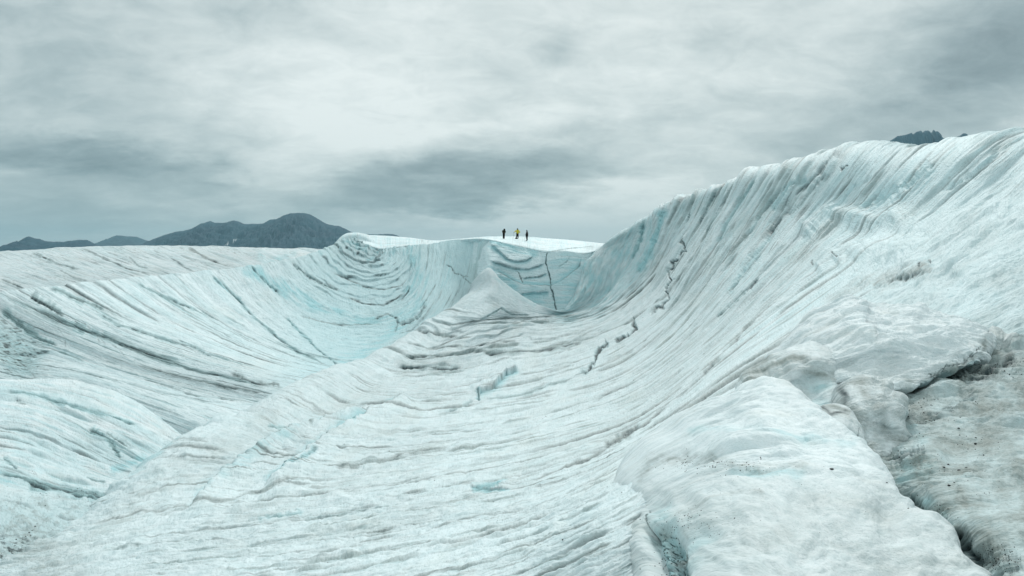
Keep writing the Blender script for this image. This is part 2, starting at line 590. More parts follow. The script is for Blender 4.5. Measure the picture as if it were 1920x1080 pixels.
# ------------------------------------------------------------------ materials
def ice_material(name, fine=1.0, speck=1.0, tint=(1, 1, 1), stretch=(1.5, 14.0, 1.0)):
    mt = bpy.data.materials.new(name)
    mt.use_nodes = True
    g = NT(mt.node_tree)
    bs = g.n['Principled BSDF']
    fl = g.new('ShaderNodeAttribute', attribute_name='flow').outputs['Vector']
    A = {k: g.new('ShaderNodeAttribute', attribute_name=k).outputs['Fac'] for k in ('blue', 'dirt', 'dark')}
    gran = g.noise(fl, 38.0, 4, 0.65).outputs[0]
    mott = g.noise(fl, 5.0, 5, 0.6).outputs[0]
    mott2 = g.noise(fl, 1.3, 4, 0.6).outputs[0]
    mp = g.new('ShaderNodeMapping')
    mp.inputs['Scale'].default_value = stretch
    g.l.new(fl, mp.inputs[0])
    strk = g.noise(mp.outputs[0], 2.2, 5, 0.65).outputs[0]
    snow = g.mix(g.ramp(mott, 0.35, 0.7), (0.785 * tint[0], 0.86 * tint[1], 0.885 * tint[2], 1), (0.67 * tint[0], 0.77 * tint[1], 0.795 * tint[2], 1))
    snow = g.mix(g.m('MULTIPLY', g.ramp(strk, 0.50, 0.72), 0.38), snow, (0.50, 0.60, 0.61, 1))
    snow = g.mix(g.m('MULTIPLY', g.ramp(gran, 0.50, 0.68), 0.32), snow, (0.52, 0.61, 0.61, 1))
    # warm rotten ice
    snow = g.mix(g.m('MULTIPLY', g.ramp(mott2, 0.50, 0.72), 0.35), snow, (0.66, 0.69, 0.66, 1))
    bl = g.m('MULTIPLY', A['blue'], g.m('ADD', 0.95, g.m('MULTIPLY', strk, 0.6)), clamp=True)
    c1 = g.mix(bl, snow, (0.37, 0.645, 0.69, 1))
    dd = g.m('MULTIPLY', A['dirt'], g.m('ADD', 0.45, g.m('MULTIPLY', gran, 1.1)), clamp=True)
    c2 = g.mix(dd, c1, (0.245, 0.285, 0.27, 1))
    # black grit that gathers where it is dirty
    gr = g.m('MULTIPLY', g.ramp(g.noise(fl, 75.0, 3, 0.7).outputs[0], 0.60, 0.72), g.m('MULTIPLY', g.ramp(A['dirt'], 0.12, 0.7), 0.75 * speck), clamp=True)
    c3 = g.mix(gr, c2, (0.035, 0.045, 0.045, 1))
    dk = g.m('MULTIPLY', A['dark'], g.m('ADD', 0.55, g.m('MULTIPLY', gran, 0.9)), clamp=True)
    c4 = g.mix(dk, c3, (0.035, 0.06, 0.065, 1))
    g.l.new(c4, bs.inputs['Base Color'])
    g.l.new(g.m('ADD', 0.42, g.m('MULTIPLY', gran, 0.3)), bs.inputs['Roughness'])
    bs.inputs['IOR'].default_value = 1.31
    b = g.new('ShaderNodeBump')
    b.inputs['Strength'].default_value = 1.25 * fine
    geo = g.new('ShaderNodeCameraData')
    b.inputs['Distance'].default_value = 0.05
    h = g.m('ADD', g.m('MULTIPLY', gran, 0.6), g.m('MULTIPLY', strk, 0.8))
    g.l.new(h, b.inputs['Height'])
    g.n.remove(geo)
    # bump depth follows the size of the flow pattern on the ground
    at = g.new('ShaderNodeAttribute', attribute_name='grain').outputs['Fac']
    g.l.new(at, b.inputs['Distance'])
    g.l.new(b.outputs[0], bs.inputs['Normal'])
    return mt


ICE = ice_material("glacier ice")
ROUND = ice_material("weathered lumpy ice", 0.8, 1.0, (1, 0.99, 0.985), (2.2, 3.6, 1.0))


def add_grain(ob, sh, k=4.0):
    at = ob.data.attributes.new('grain', 'FLOAT', 'POINT')
    at.data.foreach_set('value', (sh.px * k).astype(np.float32).ravel())


# ------------------------------------------------------------------ far ground and mountains
def simple_mat(name, col, rough=0.8, var=0.25, scale=3.0, col2=None, metallic=0.0):
    mt = bpy.data.materials.new(name)
    mt.use_nodes = True
    g = NT(mt.node_tree)
    bs = g.n['Principled BSDF']
    tc = g.new('ShaderNodeTexCoord').outputs['Object']
    n = g.noise(tc, scale, 5, 0.6).outputs[0]
    c2 = col2 or tuple(c * (1 - var) for c in col[:3]) + (1,)
    g.l.new(g.mix(g.ramp(n, 0.35, 0.65), tuple(col[:3]) + (1,), c2), bs.inputs['Base Color'])
    bs.inputs['Roughness'].default_value = rough
    bs.inputs['Metallic'].default_value = metallic
    return mt


def grid_mesh(name, P, mat, smooth=True, flip=False, attrs=None):
    h, w = P.shape[:2]
    me = bpy.data.meshes.new(name)
    me.vertices.add(h * w)
    me.vertices.foreach_set('co', P.astype(np.float32).ravel())
    idx = np.arange(h * w, dtype=np.int32).reshape(h, w)
    q = np.stack([idx[:-1, :-1], idx[:-1, 1:], idx[1:, 1:], idx[1:, :-1]], -1).reshape(-1, 4)
    if flip:
        q = q[:, ::-1]
    me.loops.add(len(q) * 4)
    me.loops.foreach_set('vertex_index', np.ascontiguousarray(q).ravel())
    me.polygons.add(len(q))
    me.polygons.foreach_set('loop_start', np.arange(0, len(q) * 4, 4, dtype=np.int32))
    me.polygons.foreach_set('use_smooth', np.full(len(q), smooth))
    for k, a in (attrs or {}).items():
        at = me.attributes.new(k, 'FLOAT', 'POINT')
        at.data.foreach_set('value', a.astype(np.float32).ravel())
    me.update()
    me.validate()
    me.materials.append(mat)
    ob = bpy.data.objects.new(name, me)
    COL.objects.link(ob)
    return ob


def rock_material():
    mt = bpy.data.materials.new("mountain rock")
    mt.use_nodes = True
    g = NT(mt.node_tree)
    bs = g.n['Principled BSDF']
    tc = g.new('ShaderNodeTexCoord').outputs['Object']
    n1 = g.noise(tc, 0.004, 6, 0.62).outputs[0]
    n2 = g.noise(tc, 0.02, 6, 0.65).outputs[0]
    c = g.mix(g.ramp(n1, 0.35, 0.65), (0.003, 0.046, 0.078, 1), (0.006, 0.066, 0.100, 1))
    c = g.mix(g.m('MULTIPLY', g.ramp(n2, 0.55, 0.72), 0.5), c, (0.03, 0.08, 0.10, 1))
    sn = g.new('ShaderNodeAttribute', attribute_name='snow').outputs['Fac']
    c = g.mix(sn, c, (0.75, 0.8, 0.82, 1))
    g.l.new(c, bs.inputs['Base Color'])
    bs.inputs['Roughness'].default_value = 0.95
    return mt


ROCK = rock_material()


def mountain(sil, D, name, label, depth=0.30, seed=1, rough=1.0, snow=()):
    """ridge whose crest follows the silhouette at distance D, with a gullied front and a back slope"""
    pu = np.array([p[0] for p in sil], float)
    pv = np.array([p[1] for p in sil], float)
    n = int((pu.max() - pu.min()) * 4) + 60
    u = np.linspace(pu.min(), pu.max(), n)
    v = np.interp(u, pu, pv) + 0.5 * rough * fbm(u / 9.0, u * 0 + seed, seed, 5, 0.6)
    x = (u - 960) / FPX * D
    zc = np.array([unproj(np.array([a]), np.array([b]), np.array([D]))[0][2] for a, b in zip(u, v)])
    yc = D * FWD[1]
    rows = []
    K = 90
    for k in range(K):
        f = k / (K - 1)
        rows.append(f)
    F = np.array(rows)[:, None] * np.ones(n)[None, :]
    base = -60.0
    hgt = (zc[None, :] - base)
    fr = np.clip((F - 0.25) / 0.75, 0, 1)          # 0 at crest -> 1 at the front foot
    bk = np.clip((0.25 - F) / 0.25, 0, 1)
    prof = np.where(F >= 0.25, (1 - fr) ** 1.15, (1 - bk) ** 1.3)
    Yv = yc - fr * D * depth * (0.35 + 0.65 * hgt / hgt.max()) + bk * D * 0.25
    X = x[None, :] * (Yv / yc) * 0.35 + x[None, :] * 0.65
    gul = fbm(X / (D * 0.022), Yv / (D * 0.03), seed + 5, 6, 0.55)
    am = hgt * 0.15 * np.sin(np.pi * np.clip(fr, 0, 1) ** 0.7) * (F >= 0.25)
    Zv = base + hgt * prof - am * np.abs(gul) * 1.2
    P = np.stack([X, Yv, Zv], -1)
    sn = np.zeros(F.shape)
    uu, vv, _ = proj(P)
    for (su, sv, sw) in snow:
        d2 = ((uu - su) / (sw * 1.8)) ** 2 + ((vv - sv) / (sw * 0.7)) ** 2
        sn = np.maximum(sn, (d2 < 1) * 0.6)
    ob = grid_mesh(name, P, ROCK, flip=False, attrs={'snow': sn})
    ob['kind'] = 'structure'
    ob['label'] = label
    return ob


mountain([(150, 485), (170, 470), (190, 456), (205, 448), (222, 440.5), (238, 442), (256, 443), (275, 450), (300, 456), (345, 472)],
         9000, 'mountain', 'small pale far mountain between the two darker ones', seed=11, rough=0.7)
mountain([(225, 485), (240, 470), (262, 460), (280, 451), (300, 444), (315, 438), (330, 434), (355, 430), (362, 427), (378, 419), (395, 413),
          (405, 417), (425, 416.5), (440, 412), (448, 414), (460, 419), (490, 418.5), (497, 417), (508, 410.5), (520, 410), (533, 403), (545, 399), (560, 397.5),
          (575, 399), (582, 400), (600, 411), (612, 418), (625, 421.5), (638, 423), (650, 429), (657, 433), (670, 436.5), (690, 438.2),
          (718, 438.5), (725, 437.5), (738, 438.3), (744, 440), (752, 444), (790, 460)],
         6000, 'mountain', 'broad dark mountain with a rounded summit on the skyline', seed=21, rough=0.8,
         snow=((440, 450, 2.0), (425, 458, 1.8)))
mountain([(-80, 500), (-40, 488), (0, 471), (18, 458), (32, 452), (38, 453.5), (50, 446), (57, 442.5), (66, 446), (75, 447), (85, 451),
          (100, 452.5), (120, 452.5), (150, 449), (165, 449), (175, 455), (190, 461), (240, 478)],
         4600, 'mountain', 'low dark mountain with a small pointed peak at the far left', seed=31, rough=0.7)
mountain([(1540, 300), (1564, 280), (1570, 270), (1577, 266), (1586, 263.5), (1600, 263), (1625, 268), (1655, 268), (1668, 259.5), (1677, 253.5), (1691, 250.5), (1697, 249.5),
          (1702, 247.5), (1706, 250), (1713, 245.5), (1720, 242.5), (1724, 246.8), (1730, 242), (1733, 242.5), (1735.5, 241.5), (1737, 244), (1738.5, 248.6),
          (1741, 246), (1743, 245.5), (1745, 240.5), (1746.5, 243.5), (1750, 244), (1754, 245.5), (1757, 250), (1761, 255.5), (1775, 260), (1785, 256),
          (1791, 253), (1796, 251), (1800, 248), (1803, 247), (1806, 248.5), (1808, 253), (1840, 270), (1900, 300)],
         5200, 'mountain', 'dark jagged rock peaks showing above the ice crest at the right', depth=0.22, seed=41, rough=0.5)

# low glacier plain reaching the horizon, far below the crests
gx = np.linspace(-1, 1, 161)
gx = np.sign(gx) * (np.abs(gx) ** 3.2) * 16000
gy = np.linspace(-0.32, 1, 221)
gy = np.sign(gy) * (np.abs(gy) ** 3.2) * 24000
GX, GY = np.meshgrid(gx, gy)
rad = np.hypot(GX, GY)
GZ = -34 + 3.0 * fbm(GX / 160, GY / 160, 77, 4) - 12 * sstep(rad, 250, 900)
snow_plain = simple_mat("snow plain", (0.78, 0.86, 0.87), 0.7, 0.12, 0.02)
o = grid_mesh('ground', np.stack([GX, GY, GZ], -1), snow_plain, flip=False)
o['kind'] = 'structure'
o['label'] = 'snow covered glacier plain running to the horizon'

# ------------------------------------------------------------------ glacier surfaces
# D: far left ridge
cv = []
for us in range(-420, 761, 90):
    vs = float(np.interp(us, [-420, -100, 0, 60, 100, 180, 300, 480, 560, 620, 660, 900], [500, 478, 473, 468, 466, 462, 460.5, 464.5, 467, 466, 468, 474]))
    cv.append([(us - 60, vs + 14, 330), (us - 10, vs + 0.6, 235), (us + 10, vs + 0.4, 222), (us + 40, vs + 10, 200), (us + 85, vs + 26, 178),
               (us + 150, vs + 48, 160), (us + 230, vs + 76, 148), (us + 330, vs + 120, 140)])
D = Sheet(cv, 420, 1100)
D.bands((24, 12, 6), 300, 0.8, 0.15, 0.5, 0.15, 300)
D.streaks(0.4, 14, 22, 5, 310, blue=0.15, dirt=0.5, lines=0.7)
D.flowlines(110, 5600, 0.1, 0.95, 0.1, 0.9, 0.45, 1.2, 50, 200, 2.0, 0.8, 0.5, 0.3, 4.0)
D.crack([(60, 474), (110, 495), (150, 506)], 2.4, 1.5, 0.75, 0.3, 0.35, 1.5, 4, 0.4)
D.crack([(150, 464), (200, 487), (240, 504), (285, 515)], 1.5, 1.0, 0.65, 0.2, 0.3, 1.5, 5, 0.3)
D.crack([(110, 505), (135, 520), (165, 530)], 1.4, 1, 0.5, 0.2, 0.3, 1.5, 6, 0.3)
D.crack([(285, 467), (330, 490), (365, 512)], 1.3, 1, 0.6, 0.2, 0.2, 1.5, 7, 0.3)
D.crack([(350, 464), (380, 480), (410, 494), (435, 505)], 1.8, 1.2, 0.6, 0.1, 0.6, 1.5, 8, 0.3)
D.crack([(0, 522), (40, 540), (60, 552)], 1.6, 1.2, 0.7, 0.2, 0.3, 1.0, 9, 0.2)
D.crack([(240, 483), (260, 498), (280, 503)], 1.2, 1.0, 0.5, 0.2, 0.2, 1.5, 15, 0.3)
D.paint('dirt', [(385, 482), (470, 482)], 22, 0.22, 6)
D.paint('dirt', [(400, 490), (450, 500)], 12, 0.3, 6)
D.paint('blue', [(488, 482), (500, 492), (535, 480), (550, 478)], 7, 0.55, 3)
D.hill([(485, 478), (492, 490)], 7, 3)
D.hill([(540, 478), (548, 484)], 6, 2.5)

o = D.build('far_slope', ICE, 'far low ice ridge at the left with thin dark dirt streaks')
add_grain(o, D)

# B: left slope running through the bowl and up its back wall
bc = [
    [(664, 447, 133), (676, 453, 131), (690, 460, 129), (702, 464, 128), (711, 466.5, 127), (714, 467, 127), (715, 466.5, 127)],
    [(650, 448, 132), (664, 464, 127), (680, 476, 124), (696, 481, 123), (708, 478, 124), (714, 472, 126), (716, 467, 127)],
    [(636, 454, 130), (652, 475, 123), (672, 490, 120), (694, 496, 119), (712, 491, 120), (722, 480, 123), (726, 466, 127)],
    [(610, 465, 123), (640, 494, 117), (672, 512, 114), (706, 519, 113), (735, 509, 115), (748, 488, 120), (753, 464, 126)],
    [(575, 478, 117), (610, 512, 112), (650, 534, 109), (692, 546, 108), (730, 543, 109), (756, 522, 113), (768, 492, 119), (774, 461, 126)],
    [(525, 488, 112), (555, 527, 107), (600, 561, 103), (648, 582, 101), (700, 590, 101), (745, 582, 103), (778, 560, 107), (796, 518, 115), (805, 457.5, 126)],
    [(480, 496, 108), (512, 547, 102), (560, 592, 97), (620, 617, 95), (680, 626, 95), (735, 618, 97), (782, 598, 100), (815, 562, 107), (832, 510, 116), (842, 451, 124)],
    [(400, 507, 103), (450, 562, 97), (515, 612, 91), (585, 645, 88), (655, 660, 88), (722, 652, 90), (777, 630, 95), (822, 598, 100), (852, 556, 107), (868, 508, 115), (880, 448.5, 120)],
    [(260, 519, 95), (340, 577, 88), (440, 630, 83), (540, 669, 80), (640, 690, 80), (720, 684, 83), (790, 660, 89), (845, 622, 97), (880, 572, 104), (900, 518, 109), (917, 450, 112.5)],
    [(100, 535, 86), (200, 592, 79), (325, 642, 74), (450, 682, 71), (560, 711, 71), (660, 722, 73), (765, 706, 80), (855, 665, 92), (915, 600, 106), (955, 540, 118), (975, 470, 124)],
    [(0, 546, 80), (110, 604, 74), (220, 650, 70), (340, 692, 67), (460, 718, 65), (560, 742, 65), (660, 765, 67), (770, 770, 76), (880, 730, 90), (960, 660, 108), (1000, 600, 124)],
    [(-70, 566, 74), (40, 632, 68), (145, 674, 64), (270, 713, 61), (385, 743, 59), (500, 768, 58), (600, 800, 60), (720, 830, 68), (850, 830, 84)],
    [(-170, 600, 67), (-60, 668, 62), (40, 698, 59), (140, 716, 56.5), (260, 757, 53.5), (365, 795, 51), (480, 840, 50), (600, 900, 56), (750, 930, 70)],
    [(-220, 660, 63), (-100, 720, 58), (10, 745, 56), (130, 770, 54), (260, 810, 51), (370, 850, 50), (480, 900, 50), (600, 960, 56), (750, 990, 70)],
]
B = Sheet(bc, 1250, 1050)
inner = sstep(B.u, 520, 640) * sstep(-B.v, -590, -520) * sstep(-B.u, -800, -760)
wall = sstep(B.u, 770, 800)
left = 1 - sstep(B.u, 420, 600)
B.lumps(0.6, 26, 0.5, 5, 401, mask=(1 - 0.6 * wall) * (1 - 0.75 * inner))
B.bands((26, 13, 7, 4), 560, 1.1, 0.15, 0.4, 0.25, 400, mask=(0.5 + 0.5 * left) * (1 - 0.4 * inner))
B.streaks(0.6, 22, 24, 5, 410, blue=0.2, dirt=0.2, lines=0.35, wob=0.3, mask=0.55 + 0.45 * left)
B.flowlines(150, 5400, 0.3, 1.0, 0.0, 0.8, 0.5, 1.5, 80, 500, 2.2, 0.9, 0.38, 0.5, 6.0, mask=1 - 0.6 * inner)
B.flowlines(60, 5500, 0.1, 0.6, 0.5, 1.0, 0.5, 1.2, 60, 220, 2.0, 0.5, 0.3, 0.5, 4.0, mask=wall)
# strata of the amphitheatre, curving with the flow
ph = B.T / 10.5 + 1.1 * perlin(B.S / 260, B.T / 40, 431) + 0.3 * perlin(B.S / 60, B.T / 12, 432)
saw = ph - np.floor(ph)
prs = sstep(perlin(B.S / 90, np.floor(ph) * 0.77, 433), -0.15, 0.5)
B.disp += inner * 4.4 * (sstep(saw, 0, 0.85) - sstep(saw, 0.88, 1.0)) * (0.4 + 0.6 * prs)
B.dark = np.maximum(B.dark, inner * 0.85 * np.exp(-((saw - 0.96) / 0.07) ** 2) * prs * sstep(perlin(B.S / 35, np.floor(ph) * 1.7, 439), -0.35, 0.4))
B.blue = np.maximum(B.blue, inner * 0.75 * sstep(perlin(B.S / 120, np.floor(ph) * 0.61, 434), 0.0, 0.5) * sstep(saw, 0.45, 0.9))
B.blue = np.maximum(B.blue, 0.34 * sstep(B.u, 440, 640) + 0.10)
# smooth blue band and blue wall
B.paint('blue', [(470, 502), (520, 535), (570, 562), (630, 588), (690, 602), (745, 598), (790, 570)], 20, 0.85, 5, 51)
B.paint('blue', [(770, 470), (790, 520), (780, 570), (740, 620), (690, 655), (650, 680)], 34, 0.75, 8, 52)
B.paint('blue', [(830, 470), (840, 530), (820, 590)], 34, 0.6, 8, 53)
B.paint('blue', [(645, 452), (670, 462), (700, 470)], 9, 0.9, 3, 54)
B.paint('blue', [(690, 492), (706, 480), (712, 470)], 6, 0.9, 2, 55)
B.paint('blue', [(718, 476), (730, 485), (738, 472)], 8, 0.8, 2, 56)
B.paint('blue', [(775, 480), (785, 520), (770, 545)], 14, 0.95, 4, 57)
B.paint('blue', [(640, 640), (730, 660)], 30, 0.55, 8, 58)
B.paint('blue', [(890, 470), (890, 530)], 24, 0.35, 6, 59)
B.paint('dirt', [(900, 470), (885, 530), (850, 570)], 12, 0.30, 6, 60)
# named lines of the photograph
B.ledge([(716, 467), (712, 484), (700, 494), (680, 495), (655, 484), (630, 468)], 7, 3.5, 0.5, 0.5, -1, 1)
B.crack([(770, 470), (773, 500), (766, 530), (756, 550), (744, 566)], 3.0, -4.0, 0.0, 0.0, 0.0, 2, 61, 0.0)
B.crack([(768, 536), (764, 548), (752, 566)], 1.4, 2.5, 0.8, 0.4, 0.3, 2, 62, 0.2)
B.crack([(742, 600), (752, 606), (768, 604), (785, 592), (800, 570)], 2.6, 4, 0.85, 0.7, 0.3, 2, 63, 0.25)
B.crack([(700, 598), (725, 588), (742, 596), (744, 610), (740, 626)], 1.5, 2.2, 0.7, 0.5, 0.3, 2, 64, 0.35)
B.crack([(770, 585), (785, 578), (800, 560), (818, 530)], 1.1, 1.5, 0.5, 0.4, 0.1, 2, 65, 0.3)
B.crack([(745, 625), (770, 622), (790, 600), (815, 560)], 1.3, 1.8, 0.5, 0.4, 0.1, 2, 66, 0.3)
B.crack([(835, 494), (846, 500), (852, 512), (866, 518), (880, 520)], 1.4, 2.0, 0.6, 0.4, 0.2, 3, 67, 0.2)
B.crack([(866, 518), (888, 535), (892, 545)], 1.2, 1.6, 0.5, 0.4, 0.2, 2, 68, 0.2)
B.crack([(868, 520), (858, 545), (840, 585)], 1.0, 1.2, 0.35, 0.4, 0.1, 2, 69, 0.2)
B.crack([(470, 497), (500, 530), (525, 548)], 2.2, 2.4, 0.55, 0.9, 0.1, 2, 70, 0.2)
B.crack([(485, 545), (510, 545), (530, 590), (560, 620), (590, 650), (640, 690)][2:], 1.6, 2.2, 0.6, 0.8, 0.2, 2, 71, 0.25)
B.crack([(400, 510), (440, 555), (480, 600), (520, 632), (560, 660), (620, 690)], 1.6, 2.0, 0.62, 0.7, 0.3, 2.5, 72, 0.3)
B.crack([(395, 518), (430, 545), (460, 572)], 1.6, 1.5, 0.4, 0.8, 0.1, 2, 73, 0.2)
B.crack([(545, 490), (575, 515), (600, 530), (640, 545)], 2.2, 2.4, 0.5, 0.6, 0.3, 2, 74, 0.3)
B.crack([(620, 510), (680, 538), (720, 545), (752, 536), (765, 520)], 1.4, 2.0, 0.75, 0.4, 0.2, 1.2, 75, 0.2)
B.crack([(645, 556), (680, 568), (720, 572), (752, 556), (762, 545)], 1.4, 2.0, 0.75, 0.4, 0.3, 1.5, 76, 0.25)
B.crack([(560, 590), (610, 605), (660, 610), (720, 606)], 1.2, 1.6, 0.5, 0.4, 0.4, 2, 77, 0.4)
# left dirt bands
B.crack([(0, 549), (40, 566), (85, 588), (120, 605), (165, 620), (215, 638), (290, 668), (380, 697), (450, 712), (520, 726)], 3.6, 4.5, 0.92, 0.55, 0.5, 2.5, 80, 0.18)
B.crack([(105, 595), (130, 608), (200, 632), (245, 652)], 3.4, 3.0, 0.7, 0.7, 0.4, 3, 81, 0.2)
B.crack([(55, 550), (90, 572), (120, 592)], 4.0, 3.0, 0.75, 0.5, 0.5, 3, 82, 0.3)
B.crack([(90, 540), (120, 548), (160, 565), (200, 582)], 3.0, 2.4, 0.6, 0.6, 0.5, 3, 83, 0.3)
B.crack([(168, 584), (200, 598), (225, 610), (320, 640), (390, 656)], 2.2, 2.4, 0.75, 0.5, 0.3, 2, 84, 0.45)
B.crack([(225, 676), (260, 686), (330, 704), (420, 724), (505, 738)], 2.2, 2.8, 0.85, 0.3, 0.5, 2.5, 85, 0.35)
B.crack([(0, 575), (30, 600), (50, 615), (75, 632), (110, 648)], 3.2, 3.0, 0.7, 0.8, 0.5, 2, 86, 0.2)
B.crack([(250, 530), (290, 545), (320, 562), (400, 600)], 1.8, 1.4, 0.45, 0.6, 0.3, 2.5, 87, 0.35)
B.crack([(330, 636), (350, 644), (400, 670)], 1.8, 1.6, 0.5, 0.5, 0.2, 2, 88, 0.4)
B.crack([(240, 705), (300, 720), (370, 742), (450, 752)], 1.5, 2.0, 0.5, 0.3, 0.3, 2, 89, 0.4)
B.crack([(0, 652), (60, 658), (120, 662), (165, 680)], 2.0, 2.0, 0.7, 0.6, 0.4, 2, 90, 0.3)
B.crack([(120, 692), (220, 712), (330, 742), (430, 760)], 1.6, 2.0, 0.45, 0.3, 0.2, 2, 91, 0.4)
B.crack([(430, 700), (480, 718), (522, 722), (526, 732)], 2.2, 2.6, 0.7, 0.3, 0.6, 2, 92, 0.25)
for i, (a, b) in enumerate([((130, 590), (165, 630)), ((150, 600), (200, 650)), ((105, 610), (125, 655)), ((200, 640), (235, 670)), ((165, 610), (185, 645))]):
    B.crack([a, ((a[0] + b[0]) / 2 + 6, (a[1] + b[1]) / 2), b], 0.9, 0.8, 0.45, 0.2, 0.2, 2, 95 + i, 0.5)
# grey hollow at the left edge
hd, _, _ = B.stroke([(-40, 625), (10, 640), (40, 665)], 46, 6, 120)
B.disp -= 9 * np.exp(-hd ** 2)
hz = np.exp(-(hd * 1.0) ** 3)
tex = perlin(B.u / 26, (B.v - 0.05 * B.u) / 2.6, 121) + 0.6 * perlin((B.u + B.v) / 30, (B.v - B.u) / 5.0, 122)
B.dirt = np.maximum(B.dirt, hz * (0.36 + 0.34 * tex))
B.blue = np.maximum(B.blue, hz * 0.5)
B.dark = np.maximum(B.dark, hz * 0.8 * sstep(tex, 0.25, 0.8))
o = B.build('glacier_bowl', ICE, 'left ice slope sweeping through the bowl and up its blue back wall')
add_grain(o, B)

# E: plateau behind the lip, where the people stand
eu = [590, 625, 640, 650, 665, 716, 760, 820, 855, 918, 950, 985, 1023, 1060, 1095, 1145, 1210, 1300]
el = [486, 466, 456, 452, 453, 468, 463, 457, 451, 450.5, 458, 466, 474, 473, 477, 460, 455, 455]
eY = [128, 130, 131, 131, 131, 126.5, 126, 125.5, 123, 112, 115, 116, 115.5, 114, 113, 117, 125, 140]
em = [483, 463, 451.5, 447, 446.5, 458, 456, 453.6, 449.3, 447.3, 449.5, 452.5, 460, 462, 465, 458.5, 458, 458]
ek = [480, 461, 449.5, 443.5, 441.5, 442, 445, 450.8, 448.3, 443.4, 443.3, 444, 447, 449.5, 452.8, 457.3, 460, 463]
ec = []
for i in range(len(eu)):
    y0 = eY[i]
    ec.append([(eu[i], el[i] + 6, y0 + 1.5), (eu[i], el[i], y0 + 0.15), (eu[i], em[i], max(y0 + 5, 124)), (eu[i], 0.35 * em[i] + 0.65 * ek[i], 136), (eu[i], ek[i], 152),
               (eu[i], ek[i] + 1.2, 175), (eu[i], ek[i] + 12, 230)])
E = Sheet(ec, 420, 1100)
E.disp += 0.10 * fbm(E.u / 20, E.Y / 4, 500, 5) * sstep(E.Y, 112, 118)
E.bands((12, 6, 3), 300, 0.15, 0.35, 0.3, 0.2, 520, warp=3.0)
E.dirt += 0.25 * sstep(fbm(E.u / 60, E.Y / 1.6, 505, 5, 0.6), 0.1, 0.8)
E.blue += 0.12 + 0.18 * sstep(fbm(E.u / 80, E.Y / 3.0, 515, 4), 0.1, 0.8)
E.crack([(714, 468), (716, 466.6), (760, 462), (800, 457.5)], 0.8, 0.3, 0.5, 0.5, 0.1, 0.3, 140, 0.1)
E.crack([(1000, 468), (1023, 470), (1030, 472), (1060, 466), (1120, 461)], 1.0, 0.4, 0.45, 0.4, 0.2, 0.8, 141, 0.2)
o = E.build('ice_plateau', ICE, 'bright flat ice plateau the three people stand on')
add_grain(o, E, 2)

# C: faceted right part of the back wall
us = [888, 900, 912, 921, 935, 950, 966, 985, 1003, 1023, 1040, 1060, 1080, 1095, 1115, 1150, 1190]
tv = [452, 451, 450, 450.3, 454, 457.5, 461, 465.5, 470, 474, 472.5, 471.5, 474, 477, 470, 458, 440]
tY = [118, 115, 113, 112.3, 114, 115, 115.8, 116, 116, 115.5, 114.5, 114, 113.2, 113, 114.5, 117, 119]
bY = [103, 101.5, 100.5, 100.5, 103, 105, 106, 106.5, 107, 107, 106.5, 106, 106, 106.5, 108, 112, 116]
rows = []
for k in range(9):
    f = k / 8.0
    rows.append([(us[i] - 10 * f * (us[i] < 930), tv[i] + (625 - tv[i]) * f - 0.5 * (k == 0),
                  1.0 / ((1 - f ** 0.9) / tY[i] + (f ** 0.9) / bY[i])) for i in range(len(us))])
C = Sheet(rows, 1100, 700)
C.streaks(0.5, 10, 20, 4, 610, blue=0.1, dirt=0.1, lines=0.1)
C.lumps(0.2, 14, 0.7, 4, 620)
C.blue = np.maximum(C.blue, 0.25)
C.paint('blue', [(925, 458), (950, 464), (980, 470), (1000, 474)], 13, 0.95, 2, 61)
C.paint('blue', [(1040, 495), (1060, 482), (1082, 485), (1078, 505), (1050, 525)], 20, 0.7, 2, 62)
C.paint('blue', [(985, 532), (1020, 532), (1050, 520)], 9, 0.8, 2, 63)
C.paint('blue', [(920, 510), (950, 530), (975, 560), (1000, 580)], 13, 0.75, 2, 64)
C.paint('blue', [(970, 570), (1000, 558), (1030, 575), (1060, 560), (1080, 530)], 26, 0.7, 2, 65)
L1 = [(919, 456), (935, 474), (950, 487), (960, 491), (970, 492), (986, 490), (1000, 481)]
L2 = [(916, 489), (940, 498), (962, 505), (990, 506), (1010, 500), (1023, 493)]
L3 = [(917, 503), (948, 520), (965, 530), (980, 537), (1000, 539), (1015, 539), (1035, 537), (1050, 530), (1064, 520), (1086, 501), (1091, 481)]
L4 = [(978, 524), (990, 521), (1012, 519), (1027, 513)]
L5 = [(965, 566), (978, 553), (1000, 551), (1020, 550), (1033, 548)]
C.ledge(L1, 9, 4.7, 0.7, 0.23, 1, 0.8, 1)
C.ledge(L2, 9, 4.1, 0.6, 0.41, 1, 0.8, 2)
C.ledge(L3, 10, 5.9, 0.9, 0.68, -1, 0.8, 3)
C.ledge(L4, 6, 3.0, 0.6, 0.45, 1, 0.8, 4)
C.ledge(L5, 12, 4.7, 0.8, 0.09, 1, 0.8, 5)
C.crack([(1020, 470), (1027, 474), (1023, 483), (1024, 495), (1029, 512), (1033, 534), (1037, 550), (1041, 571), (1044, 598)], 1.0, 2.2, 0.75, 0.6, 0.2, 1.2, 150, 0.12, 8)
C.crack([(970, 508), (976, 520), (980, 531)], 1.0, 1.5, 0.7, 0.3, 0.2, 1.5, 151, 0.2, 6)
C.crack([(1045, 502), (1062, 490), (1070, 480)], 1.0, 1.0, 0.4, 0.6, 0.1, 1, 152, 0.2)
C.hill([(932, 480), (938, 497), (960, 500)], 9, 2.5, 1)
C.hill([(1013, 570), (1020, 590)], 8, 3, 1)
C.hill([(912, 470), (916, 500), (905, 540)], 7, 4, 1)
o = C.build('glacier_wall', ICE, 'pale blue faceted ice wall with stepped ledges below the people')
add_grain(o, C)

